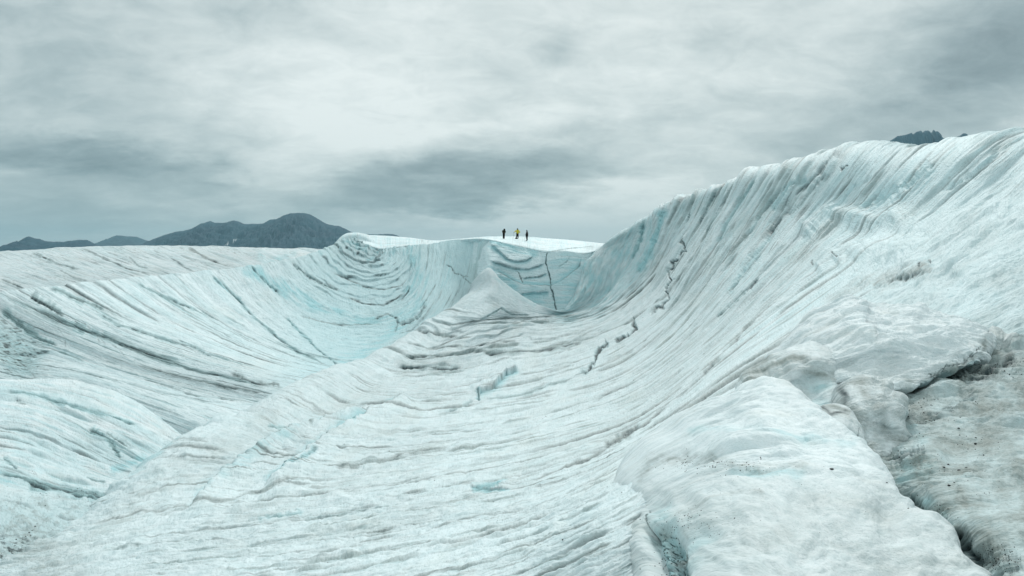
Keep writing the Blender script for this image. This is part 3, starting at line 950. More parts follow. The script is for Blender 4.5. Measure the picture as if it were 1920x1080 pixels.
# A: the big sweep from the lower left up to the right crest
ac = [
    [(925, 545, 104), (945, 580, 108), (985, 625, 112), (1040, 640, 114), (1075, 600, 119), (1098, 540, 122), (1115, 490, 124), (1140, 470, 126), (1160, 490, 140)],
    [(880, 560, 101), (908, 512, 99), (916, 506, 99), (940, 527, 100), (985, 562, 102), (1038, 591, 104.5), (1068, 566, 107), (1088, 520, 111), (1100, 487, 114), (1122, 467, 116.5), (1136, 462, 123), (1150, 480, 140)],
    [(860, 580, 102), (882, 548, 96), (915, 545, 92.8), (950, 566, 94), (995, 588, 97.6), (1045, 594, 102), (1100, 580, 104), (1145, 545, 107), (1170, 495, 109), (1186, 450, 110), (1205, 410, 110), (1212, 408, 120), (1225, 450, 140)],
    [(805, 640, 97), (838, 580, 92), (870, 585, 88.8), (905, 592, 88.6), (960, 599, 93.2), (1045, 600, 98), (1110, 582, 100), (1165, 545, 103), (1205, 490, 105), (1228, 430, 105), (1246, 381, 105), (1255, 380, 115), (1270, 430, 135)],
    [(760, 680, 95), (790, 612, 88), (835, 628, 84.5), (870, 618, 86), (900, 612, 86.4), (960, 612, 90), (1050, 606, 95), (1125, 588, 97), (1190, 545, 99), (1238, 480, 98), (1272, 410, 96), (1297, 363, 94), (1308, 362, 104), (1325, 410, 125)],
    [(655, 720, 84), (700, 665, 75), (760, 690, 72.5), (835, 688, 75), (940, 668, 79), (1060, 645, 83), (1150, 610, 86), (1222, 552, 87), (1278, 470, 86), (1318, 400, 84), (1344, 349, 82), (1356, 348, 92), (1375, 400, 112)],
    [(560, 750, 74), (610, 694, 66), (700, 735, 60), (800, 738, 60), (930, 725, 63), (1060, 695, 67), (1165, 650, 70), (1252, 580, 72), (1325, 475, 71), (1385, 385, 69), (1430, 315, 68), (1442, 313, 78), (1470, 370, 98)],
    [(460, 790, 66), (515, 738, 55.5), (620, 775, 49.5), (760, 772, 49), (900, 757, 51), (1050, 730, 55), (1180, 685, 58), (1282, 605, 60), (1370, 500, 60), (1445, 400, 59), (1520, 293, 58), (1535, 291, 68), (1560, 350, 88)],
    [(380, 835, 57), (435, 782, 46.5), (560, 825, 39.5), (720, 815, 39), (880, 797, 41), (1040, 765, 45), (1190, 712, 48), (1305, 630, 50), (1410, 520, 50), (1500, 415, 50), (1605, 271, 50), (1622, 265, 60), (1650, 330, 78)],
    [(285, 880, 46), (335, 822, 40), (520, 848, 36), (700, 838, 35.5), (870, 818, 37), (1040, 783, 40), (1195, 727, 43), (1320, 638, 45), (1435, 525, 45.5), (1540, 415, 46), (1662, 268, 47), (1680, 268, 57), (1710, 330, 74)],
    [(185, 950, 37), (235, 897, 33.5), (460, 872, 33), (660, 853, 32.3), (860, 828, 34), (1040, 795, 36.5), (1200, 742, 38), (1335, 645, 40), (1460, 530, 41), (1580, 420, 42), (1722, 274, 44), (1740, 274, 54), (1770, 330, 70)],
    [(60, 1000, 31), (150, 977, 26.5), (390, 925, 27), (600, 902, 26), (820, 873, 26.6), (1020, 835, 27.2), (1200, 775, 28), (1350, 665, 31), (1500, 550, 33), (1660, 430, 34), (1872, 247, 37), (1896, 247, 46), (1930, 310, 60)],
    [(-60, 1050, 25), (50, 1038, 21.5), (320, 988, 20.6), (560, 960, 19.9), (800, 927, 19.4), (1010, 884, 19.2), (1195, 815, 19.5), (1365, 700, 22.5), (1545, 585, 25), (1740, 450, 27), (1955, 282, 30), (2005, 212, 32), (2045, 216, 40)],
    [(-160, 1120, 20), (-20, 1112, 16.8), (250, 1062, 16.6), (520, 1037, 15.2), (780, 994, 14.3), (1000, 950, 13.6), (1190, 860, 14), (1370, 745, 16.5), (1590, 625, 19), (1810, 510, 21), (2030, 390, 23), (2110, 330, 25)],
    [(-260, 1210, 16), (-100, 1190, 13.5), (220, 1140, 12.6), (480, 1120, 11), (740, 1070, 10.3), (980, 1010, 10.2), (1185, 920, 9.0), (1380, 810, 12.5), (1630, 680, 15), (1880, 575, 17), (2060, 490, 19), (2160, 440, 20)],
    [(-320, 1330, 12), (-160, 1300, 10.6), (150, 1250, 9.5), (450, 1220, 8.2), (720, 1160, 7.7), (970, 1085, 7.8), (1180, 1000, 7.0), (1290, 950, 8.6), (1390, 900, 10), (1680, 760, 13), (1920, 650, 14.5), (2090, 580, 16), (2190, 540, 17)],
    [(-300, 1420, 10), (-150, 1420, 9), (100, 1420, 7), (400, 1400, 6.2), (700, 1320, 6), (950, 1230, 6.2), (1180, 1130, 6.0), (1400, 1010, 8.5), (1720, 860, 11.5), (1960, 750, 13), (2120, 660, 14), (2220, 620, 15)],
]
A = Sheet(ac, 1700, 1150)
up = sstep(A.u + 0.9 * (600 - A.v), 1150, 1500)          # the steep upper sweep
near = sstep(A.v - 0.12 * A.u, 560, 900)
flank = sstep(A.v, 560, 620) * (1 - sstep(A.u, 560, 900))
rightlump = sstep(A.u, 1480, 1700) * sstep(A.v - (1100 - 0.42 * A.u), -40, 120)
core = 1 - rightlump
A.disp += 2.4 * fbm(A.S / 240, A.T / 120, 690, 3)
tri = sstep(A.u, 840, 900) * sstep(-A.u, -1060, -1000) * sstep(-A.v, -606, -585)
A.bands((30, 15, 8, 4.5), 700, 1.9, 0.6, 0.6, 0.18, 700, mask=(0.8 + 0.2 * up) * (1 - 0.7 * rightlump) * (1 - 0.85 * tri))
A.streaks(0.8, 14, 30, 6, 710, blue=0.18, dirt=0.35, lines=0.4, wob=0.3, mask=(0.6 + 0.4 * up) * (1 - 0.5 * rightlump) * (1 - 0.7 * tri), groove=0.55)
A.streaks(1.2, 26, 15, 4, 750, blue=0.3, dirt=0.5, lines=0.4, wob=0.3, mask=up * (1 - 0.6 * rightlump))
upz = sstep(A.u, 1000, 1200)
A.flowlines(190, 5100, 0.12, 1.0, 0.12, 0.9, 0.8, 2.6, 200, 900, 2.6, 0.62, 0.75, 0.3, mask=(1 - 0.75 * rightlump) * (1 - tri))
A.flowlines(75, 5200, 0.1, 0.62, 0.45, 0.95, 0.7, 2.2, 200, 600, 2.4, 0.6, 0.6, 0.4, mask=(1 - rightlump) * up)
A.flowlines(60, 5300, 0.6, 0.95, 0.2, 0.7, 1.2, 4.0, 120, 500, 2.6, 0.5, 0.8, 0.3, mask=1 - rightlump)
A.lumps(1.15, 46, 0.36, 6, 760, mask=near * (1 - 0.75 * up), gain=0.56)
A.lumps(0.7, 20, 0.45, 4, 765, mask=sstep(A.v, 600, 760) * (1 - up) * 0.8, gain=0.6)
A.lumps(1.15, 70, 0.40, 6, 770, mask=rightlump, gain=0.5)
# strata on the rib between the bowls (roughly level lines)
st = sstep(A.u, 690, 780) * sstep(-A.u, -1250, -1020) * sstep(A.v, 585, 610) * sstep(-A.v, -735, -700)
ph = A.T / 11.0 + 1.0 * perlin(A.S / 220, A.T / 60, 781) + 0.45 * perlin(A.S / 55, A.T / 14, 782)
saw = ph - np.floor(ph)
prs = sstep(perlin(A.S / 140, np.floor(ph) * 0.71, 783), -0.2, 0.5)
A.disp += st * 3.4 * (sstep(saw, 0, 0.85) - sstep(saw, 0.88, 1.0)) * (0.35 + 0.65 * prs)
A.dark = np.maximum(A.dark, st * 0.45 * np.exp(-((saw - 0.96) / 0.07) ** 2) * prs * sstep(perlin(A.S / 35, np.floor(ph) * 1.7, 784), -0.3, 0.5))
A.dirt = np.maximum(A.dirt, st * 0.35 * prs * sstep(saw, 0.6, 1.0))
# named lines
CR = A.crack
CR([(740, 690), (765, 692), (800, 692), (845, 693), (868, 691)], 2.6, 5, 0.95, 0.4, 0.5, 1.2, 160, 0.05)
CR([(730, 660), (770, 672), (830, 670), (900, 668), (960, 664), (1060, 650), (1125, 628)], 2.4, 4.5, 0.72, 0.3, 0.6, 2.5, 161, 0.3)
CR([(778, 614), (800, 622), (830, 630), (862, 633)], 2.0, 3, 0.5, 0.2, 0.5, 2, 162, 0.3)
CR([(800, 602), (850, 612), (885, 603), (980, 596), (1060, 594), (1140, 574)], 1.6, 2.6, 0.4, 0.2, 0.4, 1.5, 163, 0.3)
CR([(755, 640), (800, 655), (840, 650), (920, 648), (975, 646)], 1.8, 3.4, 0.55, 0.2, 0.5, 2, 164, 0.3)
CR([(895, 602), (940, 578), (960, 590), (1000, 592)], 1.4, 2, 0.4, 0.4, 0.2, 2, 165, 0.3)
CR([(1020, 652), (1100, 634), (1180, 604), (1240, 560), (1300, 480)], 1.6, 3.0, 0.42, 0.2, 0.5, 2, 166, 0.3)
CR([(1285, 432), (1280, 455), (1284, 470), (1268, 487), (1257, 500), (1253, 515), (1258, 525), (1244, 545), (1255, 556), (1238, 572), (1215, 590)], 2.0, 4.5, 0.8, 0.3, 0.4, 4.5, 167, 0.25, 15)
CR([(1190, 590), (1186, 605), (1192, 616), (1180, 628), (1150, 640)], 2.2, 4.5, 0.85, 0.4, 0.4, 3.5, 168, 0.15, 15)
CR([(1133, 635), (1138, 645), (1120, 660), (1114, 680), (1100, 695), (1080, 706)], 2.2, 4.5, 0.85, 0.5, 0.4, 3.5, 169, 0.12, 15)
CR([(1080, 706), (1020, 728), (960, 742), (905, 750)], 2.0, 3, 0.4, 0.4, 0.4, 2.5, 170, 0.4)
A.ledge([(972, 688), (945, 705), (930, 722), (905, 736), (893, 745)], 12, 12, 0.7, 0.4, -1, 3, 171, 16)
CR([(893, 730), (898, 742), (896, 752)], 2.0, 5, 0.6, 0.8, 0.2, 1, 172, 0.1, 9)
CR([(890, 750), (865, 764), (830, 775)], 2.2, 4, 0.45, 0.4, 0.3, 3, 173, 0.2)
A.ledge([(770, 738), (755, 755), (725, 775), (690, 792), (640, 820), (610, 838), (575, 862), (535, 890), (490, 915)], 17, 24, 1.0, 0.7, 1, 3, 174, 18)
CR([(690, 782), (676, 800), (660, 812)], 2.0, 4, 0.6, 0.9, 0.2, 2, 175, 0.2)
CR([(600, 856), (560, 882), (500, 905)], 2.0, 3, 0.55, 0.7, 0.2, 2, 176, 0.2)
A.ledge([(700, 770), (640, 790), (590, 800), (540, 815), (500, 835), (475, 855), (440, 880), (410, 905), (380, 935), (345, 960)], 14, 22, 0.6, 0.6, 1, 3, 177, 22)
CR([(620, 785), (600, 797), (575, 806)], 3.0, 4, 0.75, 0.3, 0.6, 3, 178, 0.2)
CR([(545, 815), (500, 830), (475, 845)], 2.4, 4, 0.55, 0.5, 0.5, 3, 179, 0.2)
CR([(500, 800), (520, 802), (540, 800)], 2.4, 3, 0.5, 0.6, 0.4, 2, 180, 0.2)
A.ledge([(1020, 925), (960, 915), (925, 915), (880, 915)][1:], 7, 4, 0.9, 0.5, -1, 1, 181)
A.paint('blue', [(890, 912), (925, 903), (945, 898)], 6, 0.6, 2, 182)
CR([(888, 917), (915, 912), (945, 902)], 2.4, 6, 0.35, 0.9, 0.0, 1, 183, 0.0)
CR([(980, 905), (1040, 882), (1100, 858), (1150, 830), (1180, 808), (1210, 795), (1260, 755)], 2.4, 5, 0.62, 0.1, 0.7, 3, 184, 0.2)
CR([(1130, 838), (1165, 815), (1200, 797)], 5.0, 6, 0.60, 0.2, 0.8, 3, 185, 0.2)
CR([(1260, 755), (1330, 690), (1400, 620), (1440, 580)], 2.0, 3.5, 0.5, 0.2, 0.6, 3, 186, 0.35)
CR([(1340, 600), (1385, 560), (1425, 520), (1400, 548)][:3], 2.2, 3.5, 0.75, 0.4, 0.4, 2, 187, 0.2)
CR([(1100, 760), (1180, 720), (1260, 660), (1330, 595)], 1.8, 3, 0.4, 0.1, 0.5, 3, 188, 0.3)
CR([(980, 735), (1080, 705), (1170, 665), (1240, 610)], 1.8, 3, 0.4, 0.1, 0.4, 3, 189, 0.3)
CR([(620, 880), (660, 875), (700, 868), (760, 850), (850, 838)], 3, 4, 0.42, 0.1, 0.6, 3, 190, 0.4)
CR([(560, 975), (640, 962), (700, 952), (760, 946)], 2.2, 4, 0.5, 0.3, 0.4, 3, 191, 0.35)
CR([(755, 1042), (775, 1036), (790, 1030)], 1.8, 3, 0.5, 0.2, 0.2, 2, 192, 0.2)
CR([(480, 975), (530, 965), (575, 955)], 2, 4, 0.4, 0.6, 0.3, 3, 193, 0.3)
CR([(200, 1035), (290, 1020), (350, 1010)], 2, 4, 0.4, 0.2, 0.4, 3, 194, 0.3)
CR([(150, 992), (260, 960), (420, 940), (560, 905), (640, 893)], 2, 3, 0.3, 0.1, 0.6, 3, 195, 0.4)
# dark and blue streaks in the upper sweep
for i, (pl, w, dk, bl) in enumerate([
        ([(1585, 275), (1560, 300), (1520, 340), (1490, 365), (1460, 410), (1430, 455)], 5.0, 0.60, 0.3),
        ([(1560, 318), (1530, 345), (1500, 385), (1475, 410)], 4.0, 0.40, 0.3),
        ([(1520, 335), (1480, 350), (1465, 375), (1445, 400)], 6.0, 0.1, 0.5),
        ([(1460, 420), (1400, 500), (1360, 560)], 4.0, 0.2, 0.5),
        ([(1340, 355), (1325, 385), (1310, 420)], 3.0, 0.5, 0.4),
        ([(1375, 345), (1345, 400), (1320, 450)], 2.2, 0.35, 0.4),
        ([(1245, 385), (1235, 420), (1220, 470), (1195, 520)], 5.0, 0.1, 0.9),
        ([(1205, 410), (1200, 450), (1185, 490)], 3.0, 0.25, 0.9),
        ([(1300, 370), (1290, 400), (1283, 432)], 2.0, 0.45, 0.4),
        ([(1640, 330), (1600, 350), (1560, 400), (1500, 460)], 5.0, 0.0, 0.3),
        ([(1760, 305), (1700, 345), (1640, 375), (1600, 395)], 9.0, 0.0, 0.4),
        ([(1880, 270), (1820, 330), (1760, 360)], 7.0, 0.0, 0.3),
        ([(1480, 340), (1440, 380), (1390, 460)], 2.2, 0.3, 0.5),
        ([(1420, 330), (1380, 390), (1340, 460)], 2.2, 0.25, 0.6)]):
    CR(pl, w, 3.0 + 0.4 * w, dk, bl, 0.3 * (dk > 0.2), 2.5, 230 + i, 0.25)
A.paint('blue', [(1090, 490), (1120, 520), (1080, 560), (1060, 580)], 34, 0.75, 5, 250)
A.paint('blue', [(1150, 470), (1180, 440), (1160, 520), (1120, 570)], 32, 0.65, 5, 251)
A.paint('blue', [(1210, 420), (1215, 470), (1180, 530)], 30, 0.5, 5, 252)
A.paint('blue', [(1280, 390), (1260, 440)], 30, 0.35, 5, 253)
A.paint('blue', [(925, 520), (960, 545), (1000, 572)], 5, 0.45, 2, 254)
A.paint('blue', [(1480, 320), (1420, 420)], 60, 0.25, 10, 255)
A.paint('blue', [(1850, 300), (1640, 380)], 60, 0.25, 10, 256)
A.paint('blue', [(550, 815), (480, 860), (420, 900)], 16, 0.5, 6, 257)
A.paint('blue', [(400, 905), (370, 930)], 12, 0.6, 6, 258)
A.paint('blue', [(245, 885), (330, 820)], 10, 0.5, 4, 259)
# dirty zones
A.paint('dirt', [(500, 790), (450, 830), (380, 860), (300, 900), (240, 945), (170, 1000)], 36, 0.5, 12, 260, mod=0.7 + 0.5 * fbm(A.S / 70, A.T / 8, 261, 4))
A.paint('dirt', [(420, 990), (520, 950), (640, 900), (800, 870)], 40, 0.42, 12, 262, mod=0.7 + 0.6 * fbm(A.S / 80, A.T / 7, 263, 4))
A.paint('dirt', [(1000, 850), (1150, 790), (1280, 690), (1420, 560), (1520, 470)], 40, 0.42, 10, 264, mod=0.7 + 0.6 * fbm(A.S / 120, A.T / 6, 265, 4))
A.paint('dirt', [(1100, 640), (1200, 580), (1280, 480), (1330, 400)], 26, 0.35, 10, 266, mod=0.7 + 0.6 * fbm(A.S / 120, A.T / 5, 267, 4))
A.paint('dirt', [(1560, 560), (1620, 525), (1680, 510), (1735, 503)], 15, 0.55, 5, 268)
A.paint('dirt', [(1640, 530), (1700, 512), (1745, 500)], 6, 0.75, 4, 269)
A.paint('dirt', [(1500, 500), (1540, 490), (1580, 480)], 26, 0.25, 8, 270)
A.paint('dirt', [(0, 1010), (60, 1040), (120, 1080)], 60, 0.6, 12, 271)
A.paint('dirt', [(750, 690), (860, 690)], 14, 0.45, 4, 272)
A.paint('dirt', [(640, 990), (860, 940), (1040, 860), (1180, 790), (1300, 700)], 30, 0.5, 12, 275, mod=0.5 + 0.9 * fbm(A.S / 90, A.T / 9, 276, 4))
A.paint('dirt', [(1500, 330), (1400, 470), (1250, 640), (1100, 730)], 50, 0.4, 12, 277, mod=0.5 + 0.9 * fbm(A.S / 120, A.T / 7, 278, 4))
A.paint('dirt', [(300, 1060), (600, 1020), (800, 960)], 40, 0.35, 12, 279, mod=0.5 + 0.9 * fbm(A.S / 60, A.T / 9, 274, 4))
A.blue = np.maximum(A.blue, 0.10)
A.grime(0.2, 26, 4, 0.1, 0.9, 280, mask=1 - 0.3 * up)
# humps and hollows of the right slope
A.dirt = np.maximum(A.dirt, rightlump * (0.16 + 0.16 * fbm(A.S / 60, A.T / 30, 291, 4)))
A.blue = np.maximum(A.blue, 0.22 * sstep(A.u, 1350, 1600))
A.hill([(1520, 430), (1560, 400), (1600, 408), (1640, 415), (1680, 405)], 16, 11, 3)
A.hill([(1600, 440), (1660, 425)], 22, -6, 3)
A.hill([(1540, 500), (1562, 478), (1575, 486)], 9, 7, 2)
A.hill([(1610, 470), (1660, 465), (1700, 470)], 22, 9, 4)
A.hill([(1700, 500), (1738, 494)], 9, 7, 2)
A.hill([(1640, 540), (1740, 512), (1780, 506)], 6, -6, 3)
A.hill([(1800, 520), (1880, 500)], 16, 9, 4)
A.hill([(1760, 560), (1860, 540)], 14, 8, 4)
A.hill([(1720, 430), (1800, 410), (1880, 390)], 18, 7, 4)
CR([(1655, 528), (1690, 520), (1730, 512), (1755, 505)], 2.2, 4, 0.6, 0.3, 0.5, 2, 281, 0.2)
CR([(1722, 502), (1726, 494), (1736, 490)], 2.0, 4, 0.9, 0.2, 0.3, 2.5, 282, 0.1, 6)
CR([(1734, 492), (1744, 488), (1744, 496)], 1.2, 3, 0.85, 0.1, 0.3, 2, 283, 0.1, 6)
CR([(1563, 478), (1572, 484), (1580, 480)], 1.5, 3, 0.7, 0.1, 0.3, 2, 284, 0.1, 6)
CR([(1575, 310), (1578, 318), (1590, 308)], 1.8, 4, 0.8, 0.2, 0.4, 2.5, 285, 0.1, 6)
CR([(1524, 488), (1522, 500)], 1.2, 2, 0.6, 0.1, 0.3, 1, 286, 0.1, 6)
o = A.build('glacier_slope', ICE, 'great streaked ice slope sweeping from lower left up to the right crest')
add_grain(o, A)

# G: lower left lobe and its trough
gc = [
    [(-260, 790, 70), (-150, 760, 68), (0, 750, 66), (80, 750, 64), (150, 760, 62), (230, 790, 60), (300, 830, 57), (360, 870, 54), (440, 930, 54)],
    [(-250, 716, 58), (-120, 712, 57), (0, 711, 56), (60, 711, 55), (120, 713, 53.5), (190, 728, 51), (262, 757, 48.5), (315, 795, 45), (350, 826, 42.5), (420, 890, 44)],
    [(-250, 726, 53), (-120, 728, 52), (0, 732, 50.5), (60, 737, 49.5), (130, 754, 47), (200, 778, 44.5), (262, 805, 42.5), (305, 828, 41), (345, 855, 40), (410, 910, 41)],
    [(-250, 760, 47), (-120, 764, 46), (0, 768, 44.5), (60, 776, 43.5), (120, 795, 42), (175, 820, 40.5), (225, 845, 39), (262, 862, 38), (300, 885, 37), (370, 940, 38)],
    [(-250, 815, 41), (-120, 818, 40), (0, 825, 38.5), (50, 836, 38), (105, 856, 37), (160, 878, 36), (205, 893, 35.2), (240, 903, 34.5), (280, 925, 34), (350, 980, 35)],
    [(-250, 870, 36), (-120, 872, 35), (0, 880, 33.6), (50, 895, 33), (100, 910, 32.4), (150, 922, 31.8), (195, 932, 31.2), (222, 938, 31), (260, 955, 31), (320, 1010, 32)],
    [(-250, 915, 32), (-120, 916, 31), (0, 920, 30), (50, 932, 29.6), (100, 946, 29.2), (145, 958, 28.8), (175, 965, 28.6), (195, 972, 28.4), (230, 990, 28.6), (290, 1040, 30)],
    [(-250, 960, 28), (-120, 962, 27), (0, 965, 26.2), (40, 972, 26), (80, 984, 25.8), (115, 993, 25.6), (145, 1000, 25.5), (170, 1008, 25.4), (200, 1025, 26), (250, 1070, 27)],
    [(-250, 1020, 24.5), (-120, 1020, 23.6), (0, 1020, 22.8), (30, 1024, 22.7), (60, 1030, 22.7), (90, 1036, 22.6), (115, 1044, 22.6), (140, 1056, 22.8), (170, 1075, 23.4), (220, 1120, 24.5)],
    [(-250, 1110, 20), (-120, 1110, 19.4), (-20, 1110, 19), (10, 1112, 19), (40, 1118, 19), (70, 1126, 19.1), (95, 1136, 19.4), (120, 1150, 19.8), (150, 1170, 20.4), (200, 1220, 22)],
]
G = Sheet(gc, 800, 720)
lowz = sstep(G.v, 890, 960)
G.disp += 2.0 * fbm(G.S / 160, G.T / 70, 800, 3)
G.bands((30, 15, 8, 4), 420, 2.0, 0.4, 0.5, 0.3, 800, mask=1 - 0.7 * lowz)
G.streaks(0.9, 12, 26, 5, 810, blue=0.3, dirt=0.3, lines=0.3, wob=0.3, mask=1 - 0.6 * lowz)
G.lumps(1.2, 40, 0.55, 6, 820, mask=0.3 + 0.7 * lowz, gain=0.56)
G.flowlines(30, 5700, 0.15, 0.75, 0.1, 0.85, 0.8, 2.4, 80, 400, 2.8, 0.55, 0.4, 0.6, 8.0)
G.crack([(0, 738), (60, 741), (130, 762), (200, 782), (270, 800)], 2.2, 4, 0.45, 0.8, 0.4, 2, 301, 0.3)
G.crack([(30, 752), (50, 757)], 2.2, 2, 0.8, 0.2, 0.3, 1, 302, 0.1)
G.crack([(165, 800), (200, 825), (218, 845), (228, 862)], 3.2, 4, 0.65, 0.8, 0.5, 3, 303, 0.2)
G.crack([(195, 810), (225, 830), (250, 845)], 2.8, 3, 0.5, 0.5, 0.5, 3, 304, 0.3)
G.crack([(5, 855), (20, 868), (33, 880)], 2.4, 3, 0.6, 0.6, 0.3, 2, 305, 0.2)
G.crack([(-10, 884), (30, 896), (60, 908), (100, 916), (150, 925), (215, 934)], 4.5, 6, 0.70, 0.8, 0.5, 3, 306, 0.15)
G.crack([(160, 895), (200, 905)], 2, 3, 0.5, 0.5, 0.3, 2, 307, 0.2)
G.paint('blue', [(0, 890), (60, 905), (130, 918)], 14, 0.8, 4, 308)
G.paint('blue', [(215, 880), (245, 870), (270, 858)], 11, 0.95, 3, 309)
G.paint('blue', [(0, 800), (60, 830), (150, 870)], 30, 0.35, 8, 310)
G.paint('blue', [(180, 930), (215, 936)], 7, 0.95, 2, 311)
G.paint('blue', [(0, 740), (100, 745)], 12, 0.4, 5, 316)
G.dirt = np.maximum(G.dirt, lowz * (0.16 + 0.4 * sstep(fbm(G.S / 40, G.T / 18, 312, 5, 0.6), -0.1, 0.8)))
G.paint('dirt', [(60, 1010), (20, 1040), (60, 1080)], 55, 0.75, 10, 313, mod=0.75 + 0.5 * fbm(G.S / 20, G.T / 7, 317, 4))
bl = sstep(fbm(G.S / 26, G.T / 7, 314, 5, 0.6), 0.12, 0.6)
G.dark = np.maximum(G.dark, 0.75 * bl * sstep(G.v, 975, 1030) * (1 - sstep(G.u, 60, 190)))
G.blue = np.maximum(G.blue, lowz * 0.3)
o = G.build('ice_lobe', ICE, 'rounded ice lobe at the lower left above a dirty trough')
add_grain(o, G)

# H: dirty slope in the lower right corner, behind the mounds
hc = [
    [(1440, 700, 15), (1560, 690, 13.5), (1690, 690, 12.6), (1800, 672, 11.7), (1900, 640, 12.3), (2000, 610, 13.6), (2120, 580, 14)],
    [(1440, 760, 12), (1570, 750, 11), (1690, 738, 10.4), (1790, 715, 10.2), (1900, 682, 10.7), (2000, 655, 11.4), (2120, 630, 12)],
    [(1470, 830, 10), (1580, 810, 9.4), (1690, 785, 9), (1790, 757, 9.2), (1900, 730, 9.4), (2000, 710, 9.6), (2120, 690, 10)],
    [(1510, 890, 8.6), (1610, 872, 8.0), (1700, 845, 7.7), (1800, 815, 7.8), (1900, 795, 7.9), (2000, 780, 8.1), (2120, 760, 8.4)],
    [(1560, 950, 7.8), (1650, 925, 7.1), (1720, 905, 6.7), (1810, 880, 6.6), (1900, 862, 6.7), (2000, 850, 6.8), (2120, 830, 7)],
    [(1610, 1020, 7.0), (1690, 995, 6.4), (1760, 968, 5.8), (1830, 945, 5.6), (1910, 930, 5.6), (2000, 920, 5.7), (2120, 900, 5.9)],
    [(1680, 1100, 6.4), (1750, 1070, 5.8), (1810, 1035, 5.2), (1860, 1015, 4.9), (1930, 1000, 4.8), (2010, 990, 4.8), (2120, 980, 4.9)],
    [(1760, 1190, 5.6), (1810, 1160, 5.0), (1860, 1120, 4.5), (1900, 1095, 4.3), (1950, 1080, 4.2), (2020, 1070, 4.2), (2120, 1060, 4.2)],
    [(1850, 1300, 4.6), (1880, 1270, 4.3), (1920, 1230, 4.0), (1960, 1210, 3.8), (2010, 1190, 3.7), (2070, 1180, 3.6), (2130, 1170, 3.6)],
]
hc = [r + [(2500, 2 * r[-1][1] - r[-3][1] - 40, r[-1][2] * 1.02), (3300, 2 * r[-1][1] - r[-3][1] - 110, r[-1][2] * 1.08)] for r in hc]
H = Sheet(hc, 1250, 820)
H.world_map(0.006)
H.disp += 7 * fbm(H.u / 170, H.v / 90, 900, 2)
H.lumps(1.3, 110, 0.9, 7, 910, gain=0.5)
H.lumps(0.9, 22, 0.6, 4, 915, gain=0.6, mask=0.7)
H.dirt = np.maximum(H.dirt, 0.66 + 0.35 * fbm(H.u / 70, H.v / 30, 920, 5, 0.6))
H.paint('dirt', [(1660, 790), (1760, 770), (1900, 700)], 40, 0.52, 10, 921, mod=0.8 + 0.5 * fbm(H.u / 40, H.v / 16, 922, 4))
H.paint('blue', [(1690, 885), (1740, 880)], 26, 0.75, 6, 923)
H.paint('blue', [(1700, 930), (1740, 945), (1770, 960)], 16, 0.9, 4, 924)
H.paint('blue', [(1700, 790), (1740, 830)], 22, 0.5, 4, 925)
H.blue = np.maximum(H.blue, 0.25)
H.crack([(1650, 858), (1690, 862), (1740, 848)], 7, 16, 0.55, 0.1, 0.7, 4, 930, 0.1)
H.crack([(1700, 795), (1740, 786), (1790, 765), (1830, 740)], 5, 8, 0.55, 0.3, 0.6, 5, 931, 0.3)
H.crack([(1690, 905), (1700, 930), (1740, 965), (1790, 1010), (1840, 1065)], 13, 16, 0.75, 0.5, 0.6, 6, 932, 0.2)
H.crack([(1830, 1040), (1870, 1060), (1920, 1050)], 16, 6, 0.55, 0.4, 0.7, 8, 933, 0.3)
H.crack([(1740, 710), (1800, 700), (1850, 690), (1920, 655)], 11, 4, 0.8, 0.1, 0.9, 7, 934, 0.35)
H.crack([(1680, 905), (1705, 908)], 2, 3, 0.7, 0.3, 0.5, 1, 935, 0.2)
H.hill([(1700, 850), (1760, 860)], 18, 12, 4)
H.hill([(1760, 930), (1850, 905), (1920, 890)], 20, 12, 5)
H.hill([(1800, 975), (1870, 985), (1920, 985)], 26, 16, 5)
H.hill([(1790, 800), (1740, 830)], 26, 8, 5)
o = H.build('dirty_slope', ROUND, 'grit covered grey ice slope in the lower right corner')
add_grain(o, H)


# mounds: rounded bodies given by an outline, each with its own depth and bulge
def pillow(outline, cu, cv_, cY, bulge, nr=260, nth=700):
    o_ = np.array(outline, float)
    o_ = np.vstack([o_, o_[:1]])
    seg = np.hypot(np.diff(o_[:, 0]), np.diff(o_[:, 1]))
    ts = np.concatenate([[0], np.cumsum(seg)])
    ext = np.vstack([o_[-3:-1], o_, o_[1:3]])
    text = np.concatenate([[-seg[-1] - seg[-2], -seg[-1]], ts, [ts[-1] + seg[0], ts[-1] + seg[0] + seg[1]]])
    E_ = herm(text, ext, np.linspace(0, ts[-1], nth))
    f = np.linspace(0.0, 1.0, nr)
    front = f <= 0.72
    a = np.where(front, f / 0.72, 1.0) * (np.pi / 2)
    r = np.where(front, np.sin(a), 1 - 0.25 * ((f - 0.72) / 0.28) ** 2)
    z = np.where(front, np.cos(a), -((f - 0.72) / 0.28))
    s = Sheet.__new__(Sheet)
    R = r[:, None]
    Z = z[:, None]
    s.u = cu + (E_[None, :, 0] - cu) * R
    s.v = cv_ + (E_[None, :, 1] - cv_) * R
    s.Y = cY + bulge + (E_[None, :, 2] - cY - bulge) * R ** 2 - bulge * Z
    s.P = unproj(s.u, s.v, s.Y)
    s.finish()
    s.world_map(cY / 1387.0 * 0.95)
    c = s.P.mean((0, 1))
    out_ = ((s.N * (s.P - c)).sum(-1)).mean()
    if out_ < 0:
        s.N = -s.N
        s.flip = not s.flip
    # pin the seam so noise does not open it
    return s


